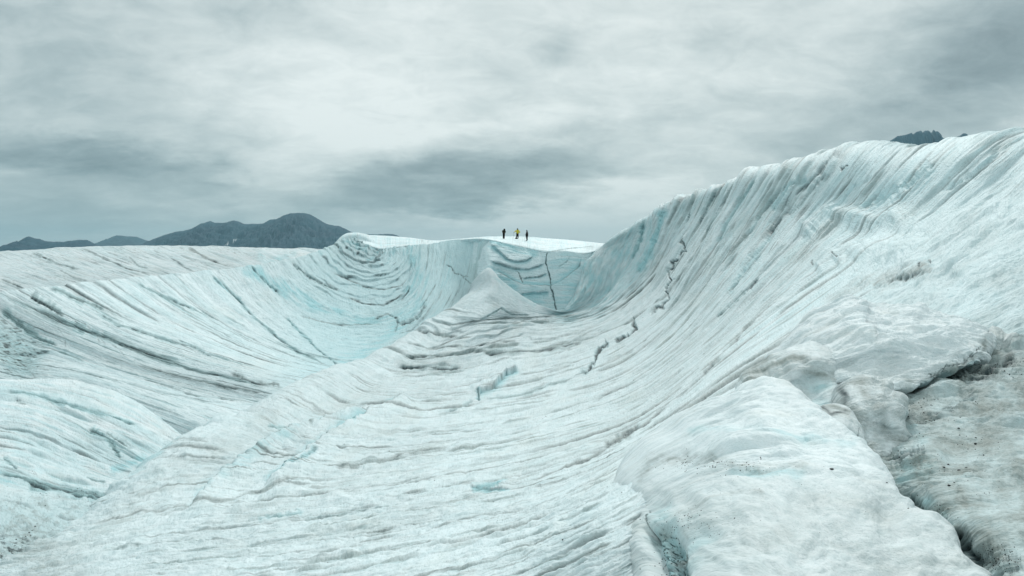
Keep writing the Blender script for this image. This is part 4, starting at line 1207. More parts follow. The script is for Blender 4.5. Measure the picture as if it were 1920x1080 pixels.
M = pillow([(1380, 715, 12.2), (1400, 700, 12.4), (1450, 671, 12.4), (1490, 648, 12.3), (1530, 641, 12), (1558, 652, 11.6), (1574, 675, 11.3), (1582, 705, 11), (1570, 742, 10.4),
            (1560, 775, 10), (1500, 800, 9.8), (1420, 790, 10.4), (1370, 750, 11.6)], 1480, 722, 10.6, 1.3)
M.disp += 5 * fbm(M.u / 60, M.v / 40, 950, 2)
M.lumps(0.45, 60, 0.6, 6, 951)
M.dirt = np.maximum(M.dirt, 0.2 + 0.15 * fbm(M.u / 20, M.v / 20, 949, 4))
M.paint('dirt', [(1390, 712), (1440, 684), (1490, 676), (1530, 690), (1558, 705)], 15, 1.0, 4, 952)
M.paint('dirt', [(1560, 690), (1565, 740)], 16, 0.4, 4, 953)
M.paint('blue', [(1540, 720), (1540, 760)], 26, 0.5, 4, 954)
M.hill([(1400, 735), (1470, 715), (1510, 720)], 24, -14, 3)
M.hill([(1395, 708), (1445, 678), (1500, 664), (1545, 680)], 10, 7, 3)
o = M.build('ice_mound', ROUND, 'rounded ice mound with a grey gritty band, right behind the big foreground mound')
add_grain(o, M)

M = pillow([(1425, 690, 13.6), (1470, 640, 14.6), (1510, 598, 15.4), (1555, 570, 15.6), (1580, 559, 15.4), (1602, 556, 15.2), (1620, 566, 14.8), (1665, 574, 14.2), (1722, 580, 13.6), (1768, 590, 13.2),
            (1800, 597, 12.8), (1840, 612, 12.4), (1860, 628, 12), (1866, 645, 11.6), (1855, 672, 11.2), (1835, 684, 10.9), (1805, 690, 10.6), (1765, 710, 10.4), (1715, 730, 10.2),
            (1670, 738, 10.2), (1620, 730, 10.6), (1560, 725, 11), (1490, 725, 12)], 1650, 660, 10.6, 1.7)
M.disp += 5 * fbm(M.u / 90, M.v / 40, 960, 2)
M.lumps(0.9, 90, 0.42, 7, 961, gain=0.52)
M.paint('dirt', [(1590, 690), (1680, 690), (1790, 690)], 24, 0.30, 6, 962)
M.paint('dirt', [(1845, 636), (1850, 650), (1825, 672), (1790, 690), (1750, 703)], 6, 0.9, 5, 963)
M.crack([(1845, 638), (1838, 655), (1815, 672), (1780, 690), (1735, 706)], 2.2, 2, 0.75, 0.1, 0.5, 6, 964, 0.3, 8)
M.paint('dirt', [(1700, 712), (1760, 706), (1800, 690)], 14, 0.5, 4, 965)
M.paint('blue', [(1720, 735), (1830, 680)], 10, 0.5, 4, 966)
o = M.build('ice_mound', ROUND, 'long white ice mound with a dirty undercut edge at the right')
add_grain(o, M)

M = pillow([(1568, 730, 9.6), (1590, 712, 9.7), (1612, 702, 9.7), (1630, 701, 9.6), (1650, 712, 9.4), (1664, 717, 9.2), (1672, 733, 9), (1700, 745, 8.8), (1706, 770, 8.6), (1700, 800, 8.4),
            (1708, 825, 8.3), (1690, 850, 8.2), (1640, 862, 8), (1590, 850, 8.2), (1565, 790, 9)], 1635, 785, 8.3, 0.8)
M.disp += 4 * fbm(M.u / 60, M.v / 55, 970, 2)
M.lumps(0.8, 60, 0.8, 6, 971, gain=0.52)
M.dirt = np.maximum(M.dirt, 0.4 + 0.4 * fbm(M.u / 30, M.v / 30, 972, 4))
M.paint('dirt', [(1575, 725), (1610, 715), (1640, 725), (1660, 745)], 16, 0.75, 4, 973)
M.paint('dark', [(1570, 730), (1590, 745), (1575, 760)], 7, 0.8, 6, 974)
M.paint('dirt', [(1600, 770), (1605, 790), (1610, 830)], 10, 0.8, 4, 975)
M.hill([(1655, 770), (1670, 800)], 12, 8, 3)
o = M.build('ice_mound', ROUND, 'grey gritty knobbly ice lump between the white mounds and the dirty slope')
add_grain(o, M)

M = pillow([(1530, 765, 8.4), (1548, 759, 8.6), (1575, 758, 8.6), (1592, 765, 8.4), (1606, 785, 8.1), (1618, 806, 7.9), (1623, 830, 7.7), (1612, 860, 7.6), (1570, 860, 7.6), (1540, 820, 8)],
           1580, 808, 7.6, 0.5)
M.lumps(0.5, 34, 0.8, 5, 981)
M.dirt = np.maximum(M.dirt, 0.2)
M.paint('dirt', [(1540, 765), (1570, 765), (1590, 772)], 12, 0.9, 4, 982)
M.paint('dark', [(1540, 766), (1565, 775), (1585, 768)], 4, 0.85, 5, 983)
M.crack([(1612, 800), (1608, 822)], 1.2, 1, 0.4, 0, 0.2, 1, 984, 0.2)
o = M.build('ice_mound', ROUND, 'small smooth ice lump with black grit on its top')
add_grain(o, M)

M = pillow([(1852, 622, 12.4), (1864, 613, 12.6), (1878, 615, 12.6), (1888, 624, 12.5), (1900, 622, 12.4), (1908, 634, 12.3), (1905, 655, 12), (1885, 668, 11.8), (1860, 664, 11.8), (1850, 640, 12)],
           1880, 642, 11.9, 0.4)
M.disp += 4 * fbm(M.u / 22, M.v / 22, 990, 3)
M.dirt = np.maximum(M.dirt, 0.5)
M.paint('dark', [(1900, 640), (1885, 664)], 5, 0.6, 4, 991)
o = M.build('ice_mound', ROUND, 'small brownish grey ice knob beside the tip of the long white mound')
add_grain(o, M)

# F: big foreground mound
fc = [
    [(940, 1180, 11), (1000, 1110, 11.4), (1060, 1030, 12), (1120, 950, 13), (1180, 870, 14.2), (1260, 800, 14.4), (1360, 775, 13.4), (1450, 775, 12), (1530, 815, 10.6), (1590, 870, 9.4), (1650, 940, 8.4), (1690, 1000, 7.6), (1760, 1070, 7), (1830, 1180, 6.4)],
    [(990, 1180, 9.2), (1040, 1100, 9.8), (1090, 1010, 10.3), (1140, 925, 11), (1190, 850, 12.2), (1255, 785, 12), (1345, 745, 10.8), (1440, 729.5, 9.4), (1490, 738, 8.7), (1530, 764, 8.0), (1600, 822, 6.9), (1662, 888, 6.1), (1712, 950, 5.5), (1790, 1012, 4.9), (1862, 1110, 4.4)],
    [(1020, 1180, 8), (1070, 1100, 8.5), (1120, 1010, 8.9), (1170, 930, 9.3), (1218, 868, 9.7), (1280, 815, 9.5), (1350, 785, 8.8), (1430, 773, 7.9), (1505, 798, 7.1), (1575, 855, 6.2), (1630, 920, 5.5), (1685, 985, 5.0), (1755, 1050, 4.5), (1825, 1140, 4.1)],
    [(1060, 1200, 7), (1110, 1110, 7.3), (1155, 1025, 7.5), (1200, 955, 7.7), (1245, 900, 8.0), (1300, 862, 7.9), (1360, 842, 7.4), (1430, 838, 6.8), (1500, 862, 6.2), (1560, 910, 5.6), (1610, 970, 5.0), (1660, 1035, 4.6), (1720, 1100, 4.2), (1790, 1190, 3.9)],
    [(1100, 1230, 6.2), (1145, 1140, 6.3), (1188, 1055, 6.4), (1230, 990, 6.5), (1275, 942, 6.6), (1330, 915, 6.4), (1385, 905, 6.1), (1440, 910, 5.8), (1500, 935, 5.4), (1550, 985, 4.9), (1590, 1050, 4.5), (1640, 1110, 4.2), (1690, 1170, 3.9), (1750, 1250, 3.7)],
    [(1130, 1290, 5.5), (1170, 1200, 5.4), (1215, 1110, 5.4), (1258, 1045, 5.4), (1305, 1000, 5.4), (1355, 980, 5.2), (1405, 978, 5.0), (1455, 985, 4.9), (1505, 1015, 4.6), (1545, 1070, 4.3), (1580, 1130, 4.0), (1620, 1190, 3.8), (1665, 1250, 3.6), (1710, 1330, 3.4)],
    [(1170, 1380, 4.7), (1205, 1290, 4.5), (1250, 1195, 4.4), (1292, 1125, 4.4), (1340, 1080, 4.4), (1385, 1062, 4.3), (1430, 1062, 4.2), (1475, 1075, 4.1), (1515, 1110, 3.9), (1545, 1160, 3.7), (1575, 1220, 3.6), (1605, 1280, 3.4), (1640, 1340, 3.3), (1680, 1420, 3.2)],
    [(1210, 1520, 3.9), (1250, 1420, 3.7), (1295, 1320, 3.6), (1335, 1240, 3.6), (1380, 1190, 3.6), (1420, 1170, 3.5), (1460, 1170, 3.5), (1500, 1185, 3.4), (1530, 1220, 3.3), (1555, 1270, 3.2), (1580, 1330, 3.1), (1605, 1390, 3.0), (1635, 1450, 2.9), (1665, 1540, 2.9)],
]
Fm = Sheet(fc, 1300, 800)
Fm.world_map(0.0052)
Fm.disp += 4 + 9 * fbm(Fm.u / 170, Fm.v / 110, 1000, 3, 0.45) + 11 * sstep(Fm.v, 860, 960) * fbm(Fm.u / 85, Fm.v / 60, 1005, 3, 0.45)
fcalm = 1 - 0.75 * (1 - sstep(Fm.u, 1230, 1400)) * (1 - sstep(Fm.v, 930, 1010))
Fm.lumps(1.25, 130, 1.0, 7, 1010, mask=fcalm, gain=0.42, billow=0.65)
Fm.lumps(0.4, 34, 1.0, 5, 1018, gain=0.5, mask=sstep(Fm.v, 850, 930))
Fm.lumps(0.3, 16, 0.8, 4, 1015, gain=0.6)
lw = sstep(Fm.v, 860, 960)
Fm.dirt = np.maximum(Fm.dirt, lw * (0.3 + 0.15 * fbm(Fm.u / 80, Fm.v / 40, 1020, 4)))
Fm.paint('dirt', [(1320, 1000), (1420, 980), (1560, 1020), (1640, 1060)], 60, 0.35, 12, 1043)
Fm.paint('dirt', [(1205, 900), (1225, 868), (1290, 855), (1370, 872), (1450, 888), (1510, 885)], 12, 0.6, 5, 1021, mod=0.8 + 0.5 * fbm(Fm.u / 12, Fm.v / 8, 1022, 3))
Fm.paint('dirt', [(1240, 930), (1330, 900), (1400, 905)], 30, 0.28, 6, 1023)
Fm.paint('dirt', [(1300, 960), (1340, 945), (1390, 935), (1430, 940)], 9, 0.5, 5, 1024)
Fm.paint('blue', [(1380, 890), (1450, 895), (1500, 895)], 10, 0.55, 5, 1025)
Fm.paint('blue', [(1240, 960), (1240, 1000), (1260, 990)], 22, 0.65, 5, 1026)
Fm.paint('blue', [(1310, 1010), (1290, 1050)], 30, 0.35, 6, 1027)
Fm.paint('blue', [(1300, 810), (1450, 815), (1600, 830)], 8, 0.35, 4, 1028)
Fm.paint('dirt', [(1280, 970), (1290, 1000), (1330, 1010), (1370, 1005)], 20, 0.55, 6, 1029, mod=0.75 + 0.6 * fbm(Fm.u / 14, Fm.v / 10, 1030, 4))
# hole with broken ice
Fm.hill([(1218, 1000), (1222, 1040), (1232, 1100)], 9, -30, 2)
Fm.hill([(1245, 1010), (1262, 1040), (1262, 1080)], 24, -34, 4)
Fm.paint('dirt', [(1240, 1010), (1262, 1050), (1255, 1090)], 26, 0.6, 5, 1031)
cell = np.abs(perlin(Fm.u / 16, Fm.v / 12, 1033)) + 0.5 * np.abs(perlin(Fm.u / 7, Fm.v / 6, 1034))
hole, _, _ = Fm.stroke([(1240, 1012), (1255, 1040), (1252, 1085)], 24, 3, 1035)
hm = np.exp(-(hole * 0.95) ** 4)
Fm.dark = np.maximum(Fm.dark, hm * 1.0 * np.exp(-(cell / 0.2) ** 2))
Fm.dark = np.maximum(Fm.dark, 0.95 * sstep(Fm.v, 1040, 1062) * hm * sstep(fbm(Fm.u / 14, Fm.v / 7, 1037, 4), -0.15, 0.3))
Fm.disp -= hm * 9 * np.exp(-(cell / 0.13) ** 2)
Fm.blue = np.maximum(Fm.blue, hm * 0.9)
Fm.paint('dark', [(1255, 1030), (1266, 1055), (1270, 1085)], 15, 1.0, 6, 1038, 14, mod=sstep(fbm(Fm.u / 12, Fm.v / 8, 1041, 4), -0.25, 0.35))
Fm.paint('dark', [(1250, 1025), (1262, 1085)], 24, 0.55, 6, 1044, 14)  # broad dark over the dirty ice, painting in the pit's shade
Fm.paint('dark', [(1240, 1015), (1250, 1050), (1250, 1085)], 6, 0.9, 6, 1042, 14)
Fm.paint('dirt', [(1240, 1000), (1262, 1040), (1265, 1090)], 34, 0.75, 8, 1039)
Fm.crack([(1212, 950), (1218, 995), (1226, 1012)], 2, 5, 0.6, 0.2, 0.6, 2, 1036, 0.1)
Fm.hill([(1270, 985), (1310, 970), (1370, 948)], 10, -6, 3)
Fm.hill([(1500, 860), (1440, 830), (1300, 822)], 26, 4, 3)
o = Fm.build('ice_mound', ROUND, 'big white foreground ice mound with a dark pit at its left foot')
add_grain(o, Fm)
# ------------------------------------------------------------------ people on the plateau
CLOTH_BLACK = simple_mat("black shell fabric", (0.012, 0.014, 0.015), 0.75, 0.4, 12.0)
CLOTH_OLIVE = simple_mat("dark olive fabric", (0.022, 0.024, 0.016), 0.8, 0.4, 12.0)
CLOTH_YELLOW = simple_mat("mustard yellow fabric", (0.60, 0.50, 0.02), 0.7, 0.3, 9.0)
SKIN = simple_mat("skin", (0.20, 0.11, 0.08), 0.6, 0.15, 20.0)
BOOT = simple_mat("boot leather", (0.01, 0.012, 0.013), 0.6, 0.3, 20.0)
METAL = simple_mat("pole aluminium", (0.12, 0.13, 0.13), 0.4, 0.1, 20.0, metallic=0.8)
STONE = simple_mat("dark stone", (0.03, 0.032, 0.033), 0.85, 0.5, 30.0)

for _m in (CLOTH_BLACK, CLOTH_OLIVE, BOOT, STONE, SKIN):
    _m.node_tree.nodes['Principled BSDF'].inputs['Specular IOR Level'].default_value = 0.12


def skin_mesh(name, chains, mat, parent, sub=2):
    """chains: lists of (x, y, z, r); a chain starting on an existing point shares its vertex"""
    me = bpy.data.meshes.new(name)
    bm = bmesh.new()
    lay = bm.verts.layers.skin.verify()
    seen = {}
    first = None
    for ch in chains:
        prev = None
        for (x, y, z, r) in ch:
            k = (round(x, 4), round(y, 4), round(z, 4))
            if k in seen:
                vtx = seen[k]
            else:
                vtx = bm.verts.new((x, y, z))
                rr = r if isinstance(r, tuple) else (r, r)
                if name in ('jacket', 'trousers', 'boot', 'hat', 'hood', 'hair'):
                    rr = (rr[0] * 1.22, rr[1] * 1.22)   # the smoothing shrinks the cloth
                vtx[lay].radius = rr
                seen[k] = vtx
                if first is None:
                    first = vtx
                    vtx[lay].use_root = True
            if prev is not None and prev is not vtx and bm.edges.get((prev, vtx)) is None:
                bm.edges.new((prev, vtx))
            prev = vtx
    bm.to_mesh(me)
    bm.free()
    ob = bpy.data.objects.new(name, me)
    COL.objects.link(ob)
    sk = ob.modifiers.new("skin", 'SKIN')
    sk.use_smooth_shade = True
    sb = ob.modifiers.new("sub", 'SUBSURF')
    sb.levels = sub
    sb.render_levels = sub
    me.materials.append(mat)
    ob.parent = parent
    # freeze the modifiers into a plain mesh
    dg = bpy.context.evaluated_depsgraph_get()
    fin = bpy.data.meshes.new_from_object(ob.evaluated_get(dg))
    ob.modifiers.clear()
    ob.data = fin
    if not fin.materials:
        fin.materials.append(mat)
    return ob


def person(loc, face, height, pose, jacket, trousers, label, hood=False):
    """pose gives joint positions in metres for a 1.78 m figure facing -Y, x to the photo's right"""
    root = bpy.data.objects.new('person', None)
    COL.objects.link(root)
    root.location = loc
    root.rotation_euler = (0, 0, face)
    root.scale = [height / 1.78] * 3
    root['label'] = label
    root['category'] = 'person'
    root['group'] = 'people standing on the ice plateau'
    p = pose
    hip = (p['hip'][0], p['hip'][1], 0.93)
    ch = (p['chest'][0], p['chest'][1], 1.38)
    nk = (p['neck'][0], p['neck'][1], 1.50)
    hd = p['head']
    body = [[hip + ((0.12, 0.10),), ((hip[0] + ch[0]) / 2, (hip[1] + ch[1]) / 2, 1.15, (0.115, 0.09)), ch + ((0.15, 0.10),), nk + (0.055,),
             (hd[0], hd[1], 1.60, 0.075), (hd[0], hd[1] - 0.01, 1.69, 0.088), (hd[0], hd[1], 1.75, 0.05)]]
    jk = [[(hip[0], hip[1], 0.84, (0.17, 0.13)), hip + ((0.20, 0.16),), ((hip[0] + ch[0]) / 2, (hip[1] + ch[1]) / 2, 1.15, (0.19, 0.16)),
           ch + ((0.215, 0.16),), (nk[0], nk[1], 1.47, 0.09)]]
    gl, tr, bt = [], [], []
    for s in (-1, 1):
        sh, elb, ha = p['arm'][0 if s < 0 else 1]
        hipj = (hip[0] + s * 0.09, hip[1], 0.86)
        kn, an = p['leg'][0 if s < 0 else 1]
        body.append([ch + ((0.15, 0.10),), sh + (0.06,), elb + (0.042,), ha + (0.03,)])
        jk.append([ch + ((0.215, 0.16),), sh + (0.10,), elb + (0.085,), tuple(np.array(ha) * 0.88 + np.array(elb) * 0.12) + (0.055,)])
        body.append([hip + ((0.12, 0.10),), hipj + (0.085,), kn + (0.055,), an + (0.038,)])
        tr.append([(hip[0], hip[1], 0.95, (0.13, 0.11)), hipj + (0.112,), kn + (0.10,), (an[0], an[1], an[2] + 0.02, 0.088)])
        bt.append([(an[0], an[1] + 0.03, an[2] + 0.10, 0.062), (an[0], an[1] + 0.02, an[2] - 0.02, 0.066), (an[0] + p['toe'][0] * 0.10, an[1] + p['toe'][1] * 0.10, 0.055, 0.052),
                   (an[0] + p['toe'][0] * 0.2, an[1] + p['toe'][1] * 0.2, 0.045, 0.038)])
        gl.append((ha, elb))
    b = skin_mesh('body', body, SKIN, root, 1)
    # face: nose, ears
    fx, fy = p['look']
    skin_mesh('nose', [[(hd[0] + fx * 0.085, hd[1] + fy * 0.085, 1.67, 0.014), (hd[0] + fx * 0.105, hd[1] + fy * 0.105, 1.645, 0.016)]], SKIN, b, 1)
    skin_mesh('jacket', jk, jacket, root, 1)
    skin_mesh('trousers', tr, trousers, root, 1)
    for c in bt:
        skin_mesh('boot', [c], BOOT, root, 1)
    for ha, elb in gl:
        d = np.array(ha) - np.array(elb)
        d = d / np.linalg.norm(d)
        side = np.cross(d, [0, 0, 1.0])
        side /= np.linalg.norm(side) + 1e-6
        h0 = np.array(ha)
        palm = h0 + d * 0.07
        ch_ = [[tuple(h0) + (0.034,), tuple(palm) + (0.040,)]]
        for q, ln in ((-0.03, 0.045), (-0.01, 0.06), (0.01, 0.06), (0.03, 0.05)):
            r0 = palm + side * q
            r1 = palm + side * q * 1.2 + d * ln
            r2 = r1 + d * 0.015 + np.array([0, 0, -0.022])
            ch_.append([tuple(palm) + (0.040,), tuple(r0 + d * 0.03) + (0.013,), tuple(r1) + (0.012,), tuple(r2) + (0.010,)])
        ch_.append([tuple(h0) + (0.034,), tuple(h0 + d * 0.035 + side * 0.05) + (0.014,), tuple(h0 + d * 0.07 + side * 0.06 + np.array([0, 0, -0.015])) + (0.012,)])
        skin_mesh('glove', ch_, CLOTH_BLACK, root, 1)
    # headwear
    if hood:
        skin_mesh('hood', [[(nk[0], nk[1] + 0.03, 1.46, 0.13), (hd[0], hd[1] + 0.03, 1.58, 0.14), (hd[0], hd[1] + 0.02, 1.69, 0.145), (hd[0], hd[1] + 0.01, 1.77, 0.085)]], jacket, root, 2)
    else:
        skin_mesh('hat', [[(hd[0], hd[1] + 0.012, 1.635, 0.098), (hd[0], hd[1] + 0.012, 1.69, 0.108), (hd[0], hd[1] + 0.012, 1.75, 0.095), (hd[0], hd[1] + 0.012, 1.81, 0.05)]], CLOTH_BLACK, root, 2)
        skin_mesh('hair', [[(hd[0] - fx * 0.025, hd[1] - fy * 0.025, 1.50, 0.085), (hd[0] - fx * 0.02, hd[1] - fy * 0.02, 1.58, 0.095), (hd[0] - fx * 0.03, hd[1] - fy * 0.03, 1.66, 0.10)]], STONE, root, 1)
    return root


def to_world(root, pt):
    m = Matrix.LocRotScale(root.location, root.rotation_euler, root.scale)
    return m @ Vector(pt)


def pole(a, b, label):
    """trekking pole from hand a to tip b"""
    root = bpy.data.objects.new('trekking_pole', None)
    COL.objects.link(root)
    root.location = b
    root['label'] = label
    root['category'] = 'trekking pole'
    d = a - b
    L = d.length
    root.rotation_euler = d.to_track_quat('Z', 'Y').to_euler()

    def cyl(name, prof, mat):
        bm = bmesh.new()
        ring = []
        for (z, r) in prof:
            ring.append([bm.verts.new((r * math.cos(k * math.pi / 5), r * math.sin(k * math.pi / 5), z)) for k in range(10)])
        for i in range(len(ring) - 1):
            for k in range(10):
                bm.faces.new((ring[i][k], ring[i][(k + 1) % 10], ring[i + 1][(k + 1) % 10], ring[i + 1][k]))
        bm.faces.new(ring[0][::-1])
        bm.faces.new(ring[-1])
        me = bpy.data.meshes.new(name)
        bm.to_mesh(me)
        bm.free()
        me.materials.append(mat)
        ob = bpy.data.objects.new(name, me)
        COL.objects.link(ob)
        ob.parent = root
    cyl('shaft', [(0.03, 0.007), (L * 0.5, 0.009), (L * 0.5 + 0.002, 0.011), (L - 0.08, 0.012)], METAL)
    cyl('grip', [(L - 0.08, 0.016), (L - 0.02, 0.020), (L + 0.05, 0.021), (L + 0.07, 0.014)], CLOTH_BLACK)
    cyl('basket', [(0.06, 0.012), (0.065, 0.045), (0.072, 0.012)], CLOTH_BLACK)
    cyl('tip', [(0.0, 0.003), (0.03, 0.006)], METAL)
    return root


PL = [E]
g1 = ground_at(944.6, 447.2, PL)
g2 = ground_at(970.2, 446.2, PL)
g3 = ground_at(988.0, 451.5, PL)
print('PEOPLE', g1, g2, g3)


def standing(hx=0.0, lean=0.0):
    return dict(hip=(0, 0), chest=(hx, 0), neck=(hx, -0.01), head=(hx, -0.02), look=(0, -1), toe=(0, -1),
                arm=[((-0.18 + hx, 0, 1.42), (-0.24 + hx, 0.03, 1.14), (-0.2 + hx, -0.1, 0.9)), ((0.18 + hx, 0, 1.42), (0.24 + hx, 0.03, 1.14), (0.2 + hx, -0.1, 0.9))],
                leg=[((-0.11, -0.02, 0.48), (-0.13, 0, 0.10)), ((0.11, -0.02, 0.48), (0.13, 0, 0.10))])


# left: hooded dark figure, hands in front, slightly turned
ps = standing(0.03)
ps['head'] = (0.10, -0.03)
ps['neck'] = (0.08, -0.01)
ps['chest'] = (0.04, 0.0)
ps['look'] = (0.8, -0.6)
ps['toe'] = (0.1, -1)
ps['arm'] = [((-0.15, 0.0, 1.42), (-0.25, 0.02, 1.16), (-0.08, -0.20, 1.06)), ((0.21, 0, 1.40), (0.28, -0.03, 1.14), (0.08, -0.22, 1.08))]
ps['leg'] = [((-0.07, -0.02, 0.48), (-0.10, 0, 0.10)), ((0.06, -0.02, 0.48), (0.07, 0.02, 0.10))]
P1 = person(g1, 0, 1.76, ps, CLOTH_OLIVE, CLOTH_BLACK, 'person in dark hooded jacket standing leftmost on the ice plateau', hood=True)
# middle: yellow jacket, one arm stretched to a pole, the other hand on the hip
ps = standing(0.0)
ps['chest'] = (0.03, 0.0)
ps['head'] = (0.02, -0.03)
ps['look'] = (-0.7, -0.7)
ps['toe'] = (-0.75, -0.65)
ps['arm'] = [((-0.15, 0.0, 1.42), (-0.38, -0.10, 1.24), (-0.56, -0.18, 1.10)), ((0.21, 0, 1.42), (0.42, 0.05, 1.14), (0.22, -0.02, 0.93))]
ps['leg'] = [((-0.11, -0.06, 0.48), (-0.22, -0.05, 0.10)), ((0.10, 0.0, 0.48), (0.10, 0.06, 0.10))]
P2 = person(g2, 0, 1.80, ps, CLOTH_YELLOW, CLOTH_BLACK, 'person in yellow jacket and black trousers, hand on hip, standing in the middle')
# right: dark side-on figure facing left, forearm forward holding a pole
ps = standing(0.0)
ps['chest'] = (0.03, 0.0)
ps['neck'] = (0.01, 0.0)
ps['head'] = (-0.01, 0.0)
ps['look'] = (-1, 0)
ps['toe'] = (-1, 0)
ps['arm'] = [((0.02, -0.17, 1.42), (0.08, -0.20, 1.14), (-0.22, -0.18, 1.06)), ((0.05, 0.17, 1.42), (0.12, 0.2, 1.14), (-0.02, 0.18, 0.95))]
ps['leg'] = [((-0.02, -0.08, 0.48), (0.02, -0.09, 0.10)), ((0.03, 0.08, 0.48), (0.05, 0.09, 0.10))]
P3 = person(g3, 0, 1.80, ps, CLOTH_BLACK, CLOTH_BLACK, 'person in black seen from the side facing left, standing rightmost')


def tip(root, dx, dy, sheets=PL):
    w = to_world(root, (dx, dy, 0))
    u, v, _ = proj(np.array([w])[0])
    m = E
    d = (m.P[..., 0] - w.x) ** 2 + (m.P[..., 1] - w.y) ** 2
    i = np.unravel_index(np.argmin(d), d.shape)
    return Vector((w.x, w.y, m.P[i][2] - 0.02))


pole(to_world(P2, (-0.62, -0.20, 1.08)), tip(P2, -0.78, -0.35), 'trekking pole planted at arm length by the person in yellow')
pole(to_world(P3, (-0.29, -0.18, 1.06)), tip(P3, -0.38, -0.22), 'trekking pole held upright by the person in black at the right')


# ------------------------------------------------------------------ stones and grit
def stone_mesh(seed, r=1.0):
    bm = bmesh.new()
    bmesh.ops.create_icosphere(bm, subdivisions=3, radius=r)
    rs = np.random.RandomState(seed)
    ax = rs.randn(7, 3)
    ax /= np.linalg.norm(ax, axis=1, keepdims=True)
    lim = 0.55 + 0.3 * rs.rand(7)
    for v in bm.verts:
        c = np.array(v.co)
        for a, l in zip(ax, lim):
            t = c @ a
            if t > l:
                c = c - a * (t - l) * 0.85
        v.co = Vector((c[0] * 1.25, c[1] * 0.9, c[2] * 0.6))
    me = bpy.data.meshes.new('stone')
    bm.to_mesh(me)
    bm.free()
    me.materials.append(STONE)
    return me


stones = [
    (1560, 880, 3.2, 'single small dark stone on top of the big white foreground mound', None),
    (1812, 877.5, 2.6, 'dark pebble, rightmost of the row of four on the dirty slope', None),
    (1798, 881, 2.2, 'dark pebble, second from right of the row of four on the dirty slope', None),
    (1777, 871, 2.0, 'dark pebble, upper one of the close pair on the dirty slope', None),
    (1770, 877, 1.9, 'dark pebble, lower left one of the close pair on the dirty slope', None),
    (1829, 832, 2.4, 'dark pebble high on the dirty slope above the row of four', None),
    (1830, 821, 1.6, 'tiny pebble just above the high dark pebble', None),
    (1798, 803, 1.6, 'tiny pebble uppermost on the dirty slope', None),
    (1844, 853, 1.5, 'tiny pebble right below the high dark pebble', None),
    (1780, 911, 2.2, 'flat dark pebble low on the dirty slope', None),
    (1790, 905, 1.4, 'tiny pebble beside the low flat pebble', None),
    (1767, 902, 1.4, 'tiny pebble left of the low flat pebble', None),
    (1662, 905, 1.5, 'tiny pebble near the right edge of the big mound', None),
    (1703, 953, 1.6, 'small pebble on the edge of the big mound lower right', None),
    (1901, 966, 1.5, 'tiny pebble at the right border of the dirty slope', None),
    (1055, 1012, 1.8, 'small dark pebble on the bright slope left of the foreground mound', None),
]
for i, (u, v, sz, lab, grp) in enumerate(stones):
    p = ground_at(u, v, tol=3.0)
    if p is None:
        continue
    r = sz * p.length / FPX
    ob = bpy.data.objects.new('pebble', stone_mesh(300 + i, 1.0))
    COL.objects.link(ob)
    ob.location = p + Vector((0, 0, r * 0.1))
    ob.scale = (r, r, r)
    ob.rotation_euler = (0.2, 0.1, i * 1.3)
    ob['label'] = lab
    ob['category'] = 'pebble'
    ob['group'] = 'dark pebbles lying on the ice'

# small dark pack lying in front of the person in yellow
bp = ground_at(968.6, 447.6, PL)
if bp is not None:
    bm = bmesh.new()
    bmesh.ops.create_cube(bm, size=1.0)
    bmesh.ops.bevel(bm, geom=list(bm.edges), offset=0.22, segments=3, affect='EDGES')
    for v in bm.verts:
        v.co.x *= 0.42 * (1 + 0.15 * math.sin(v.co.y * 5))
        v.co.y *= 0.28
        v.co.z *= 0.22
    me = bpy.data.meshes.new('main_bag')
    bm.to_mesh(me)
    bm.free()
    me.materials.append(CLOTH_BLACK)
    root = bpy.data.objects.new('backpack', None)
    COL.objects.link(root)
    root.location = bp + Vector((0, 0, 0.09))
    root['label'] = 'small black backpack lying on the snow in front of the person in yellow'
    root['category'] = 'backpack'
    mb = bpy.data.objects.new('main_bag', me)
    COL.objects.link(mb)
    mb.parent = root
    skin_mesh('strap', [[(-0.14, -0.12, 0.05, 0.018), (-0.17, -0.17, 0.12, 0.016), (-0.05, -0.19, 0.15, 0.016), (0.08, -0.14, 0.09, 0.018)]], CLOTH_BLACK, root, 1)

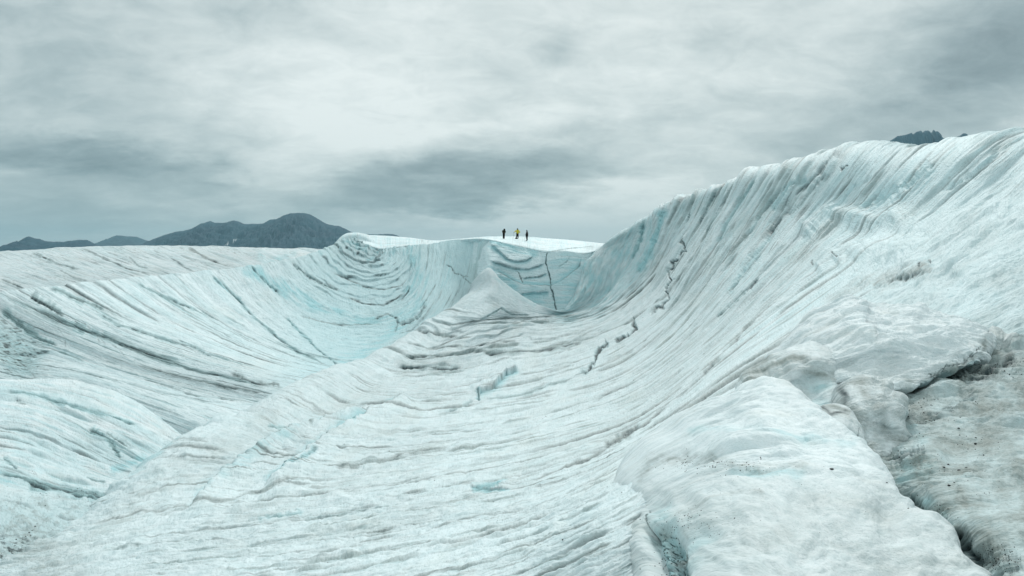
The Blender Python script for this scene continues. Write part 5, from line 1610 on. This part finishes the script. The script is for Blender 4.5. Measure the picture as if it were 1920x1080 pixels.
# grit strewn on dirty ice
def grit():
    rs = np.random.RandomState(5)
    zones = [  # sheet, u, v, su, sv, count, size px
        (H, 1800, 860, 90, 60, 220, 0.75), (H, 1860, 1045, 40, 22, 240, 0.9), (H, 1720, 770, 60, 25, 130, 0.8), (H, 1650, 840, 30, 20, 150, 0.9), (H, 1860, 690, 50, 14, 200, 0.9),
        (H, 1740, 960, 30, 22, 90, 0.8), (Fm, 1330, 872, 80, 10, 170, 0.8), (Fm, 1300, 985, 50, 22, 130, 0.8), (Fm, 1250, 1050, 24, 26, 110, 1.0), (Fm, 1500, 900, 150, 90, 60, 0.55),
        (G, 60, 1040, 70, 30, 170, 1.0), (G, 120, 940, 70, 40, 60, 0.7), (A, 900, 930, 420, 90, 90, 0.7), (A, 1600, 600, 200, 80, 50, 0.55), (A, 1250, 760, 200, 90, 40, 0.6)]
    base = bmesh.new()
    bmesh.ops.create_icosphere(base, subdivisions=1, radius=1.0)
    bv = np.array([v.co[:] for v in base.verts])
    bf = np.array([[v.index for v in f.verts] for f in base.faces])
    base.free()
    V, Fc = [], []
    n = 0
    for (s, u, v, su, sv, cnt, sz) in zones:
        flat = np.flatnonzero((np.abs(s.pu - u) < su * 2.2) & (np.abs(s.pv - v) < sv * 2.2))
        if len(flat) == 0:
            continue
        w = np.exp(-((s.pu.ravel()[flat] - u) / su) ** 2 - ((s.pv.ravel()[flat] - v) / sv) ** 2)
        pick = rs.choice(flat, size=cnt, p=w / w.sum())
        for k in pick:
            c = s.P.reshape(-1, 3)[k]
            r = sz * (0.5 + rs.rand() ** 2 * 1.2) * s.px.ravel()[k]
            V.append(bv * r * (0.7 + 0.6 * rs.rand(1, 3)) + c)
            Fc.append(bf + n)
            n += len(bv)
    V = np.concatenate(V)
    Fc = np.concatenate(Fc)
    me = bpy.data.meshes.new('grit')
    me.from_pydata(V.tolist(), [], Fc.tolist())
    me.materials.append(STONE)
    ob = bpy.data.objects.new('grit', me)
    COL.objects.link(ob)
    ob['kind'] = 'stuff'
    ob['label'] = 'fine black grit strewn over the dirty ice'
    ob['category'] = 'grit'


grit()

# ------------------------------------------------------------------ haze
def haze(dens):
    bm = bmesh.new()
    bmesh.ops.create_cube(bm, size=1.0)
    x0, x1, y0, y1, z0, z1 = -17000, 17000, -8500, 25000, -63, 1060
    for v in bm.verts:
        v.co = Vector((x0 if v.co.x < 0 else x1, y0 if v.co.y < 0 else y1, z0 if v.co.z < 0 else z1))
    me = bpy.data.meshes.new('haze')
    bm.to_mesh(me)
    bm.free()
    mt = bpy.data.materials.new("haze air")
    mt.use_nodes = True
    nt = mt.node_tree
    for nd in list(nt.nodes):
        nt.nodes.remove(nd)
    o_ = nt.nodes.new('ShaderNodeOutputMaterial')
    pv = nt.nodes.new('ShaderNodeVolumePrincipled')
    pv.inputs['Color'].default_value = (0.50, 0.80, 0.92, 1)
    pv.inputs['Density'].default_value = dens
    nt.links.new(pv.outputs[0], o_.inputs['Volume'])
    me.materials.append(mt)
    ob = bpy.data.objects.new('haze', me)
    COL.objects.link(ob)
    ob['kind'] = 'stuff'
    ob['label'] = 'pale haze in the far air'


haze(0.00005)
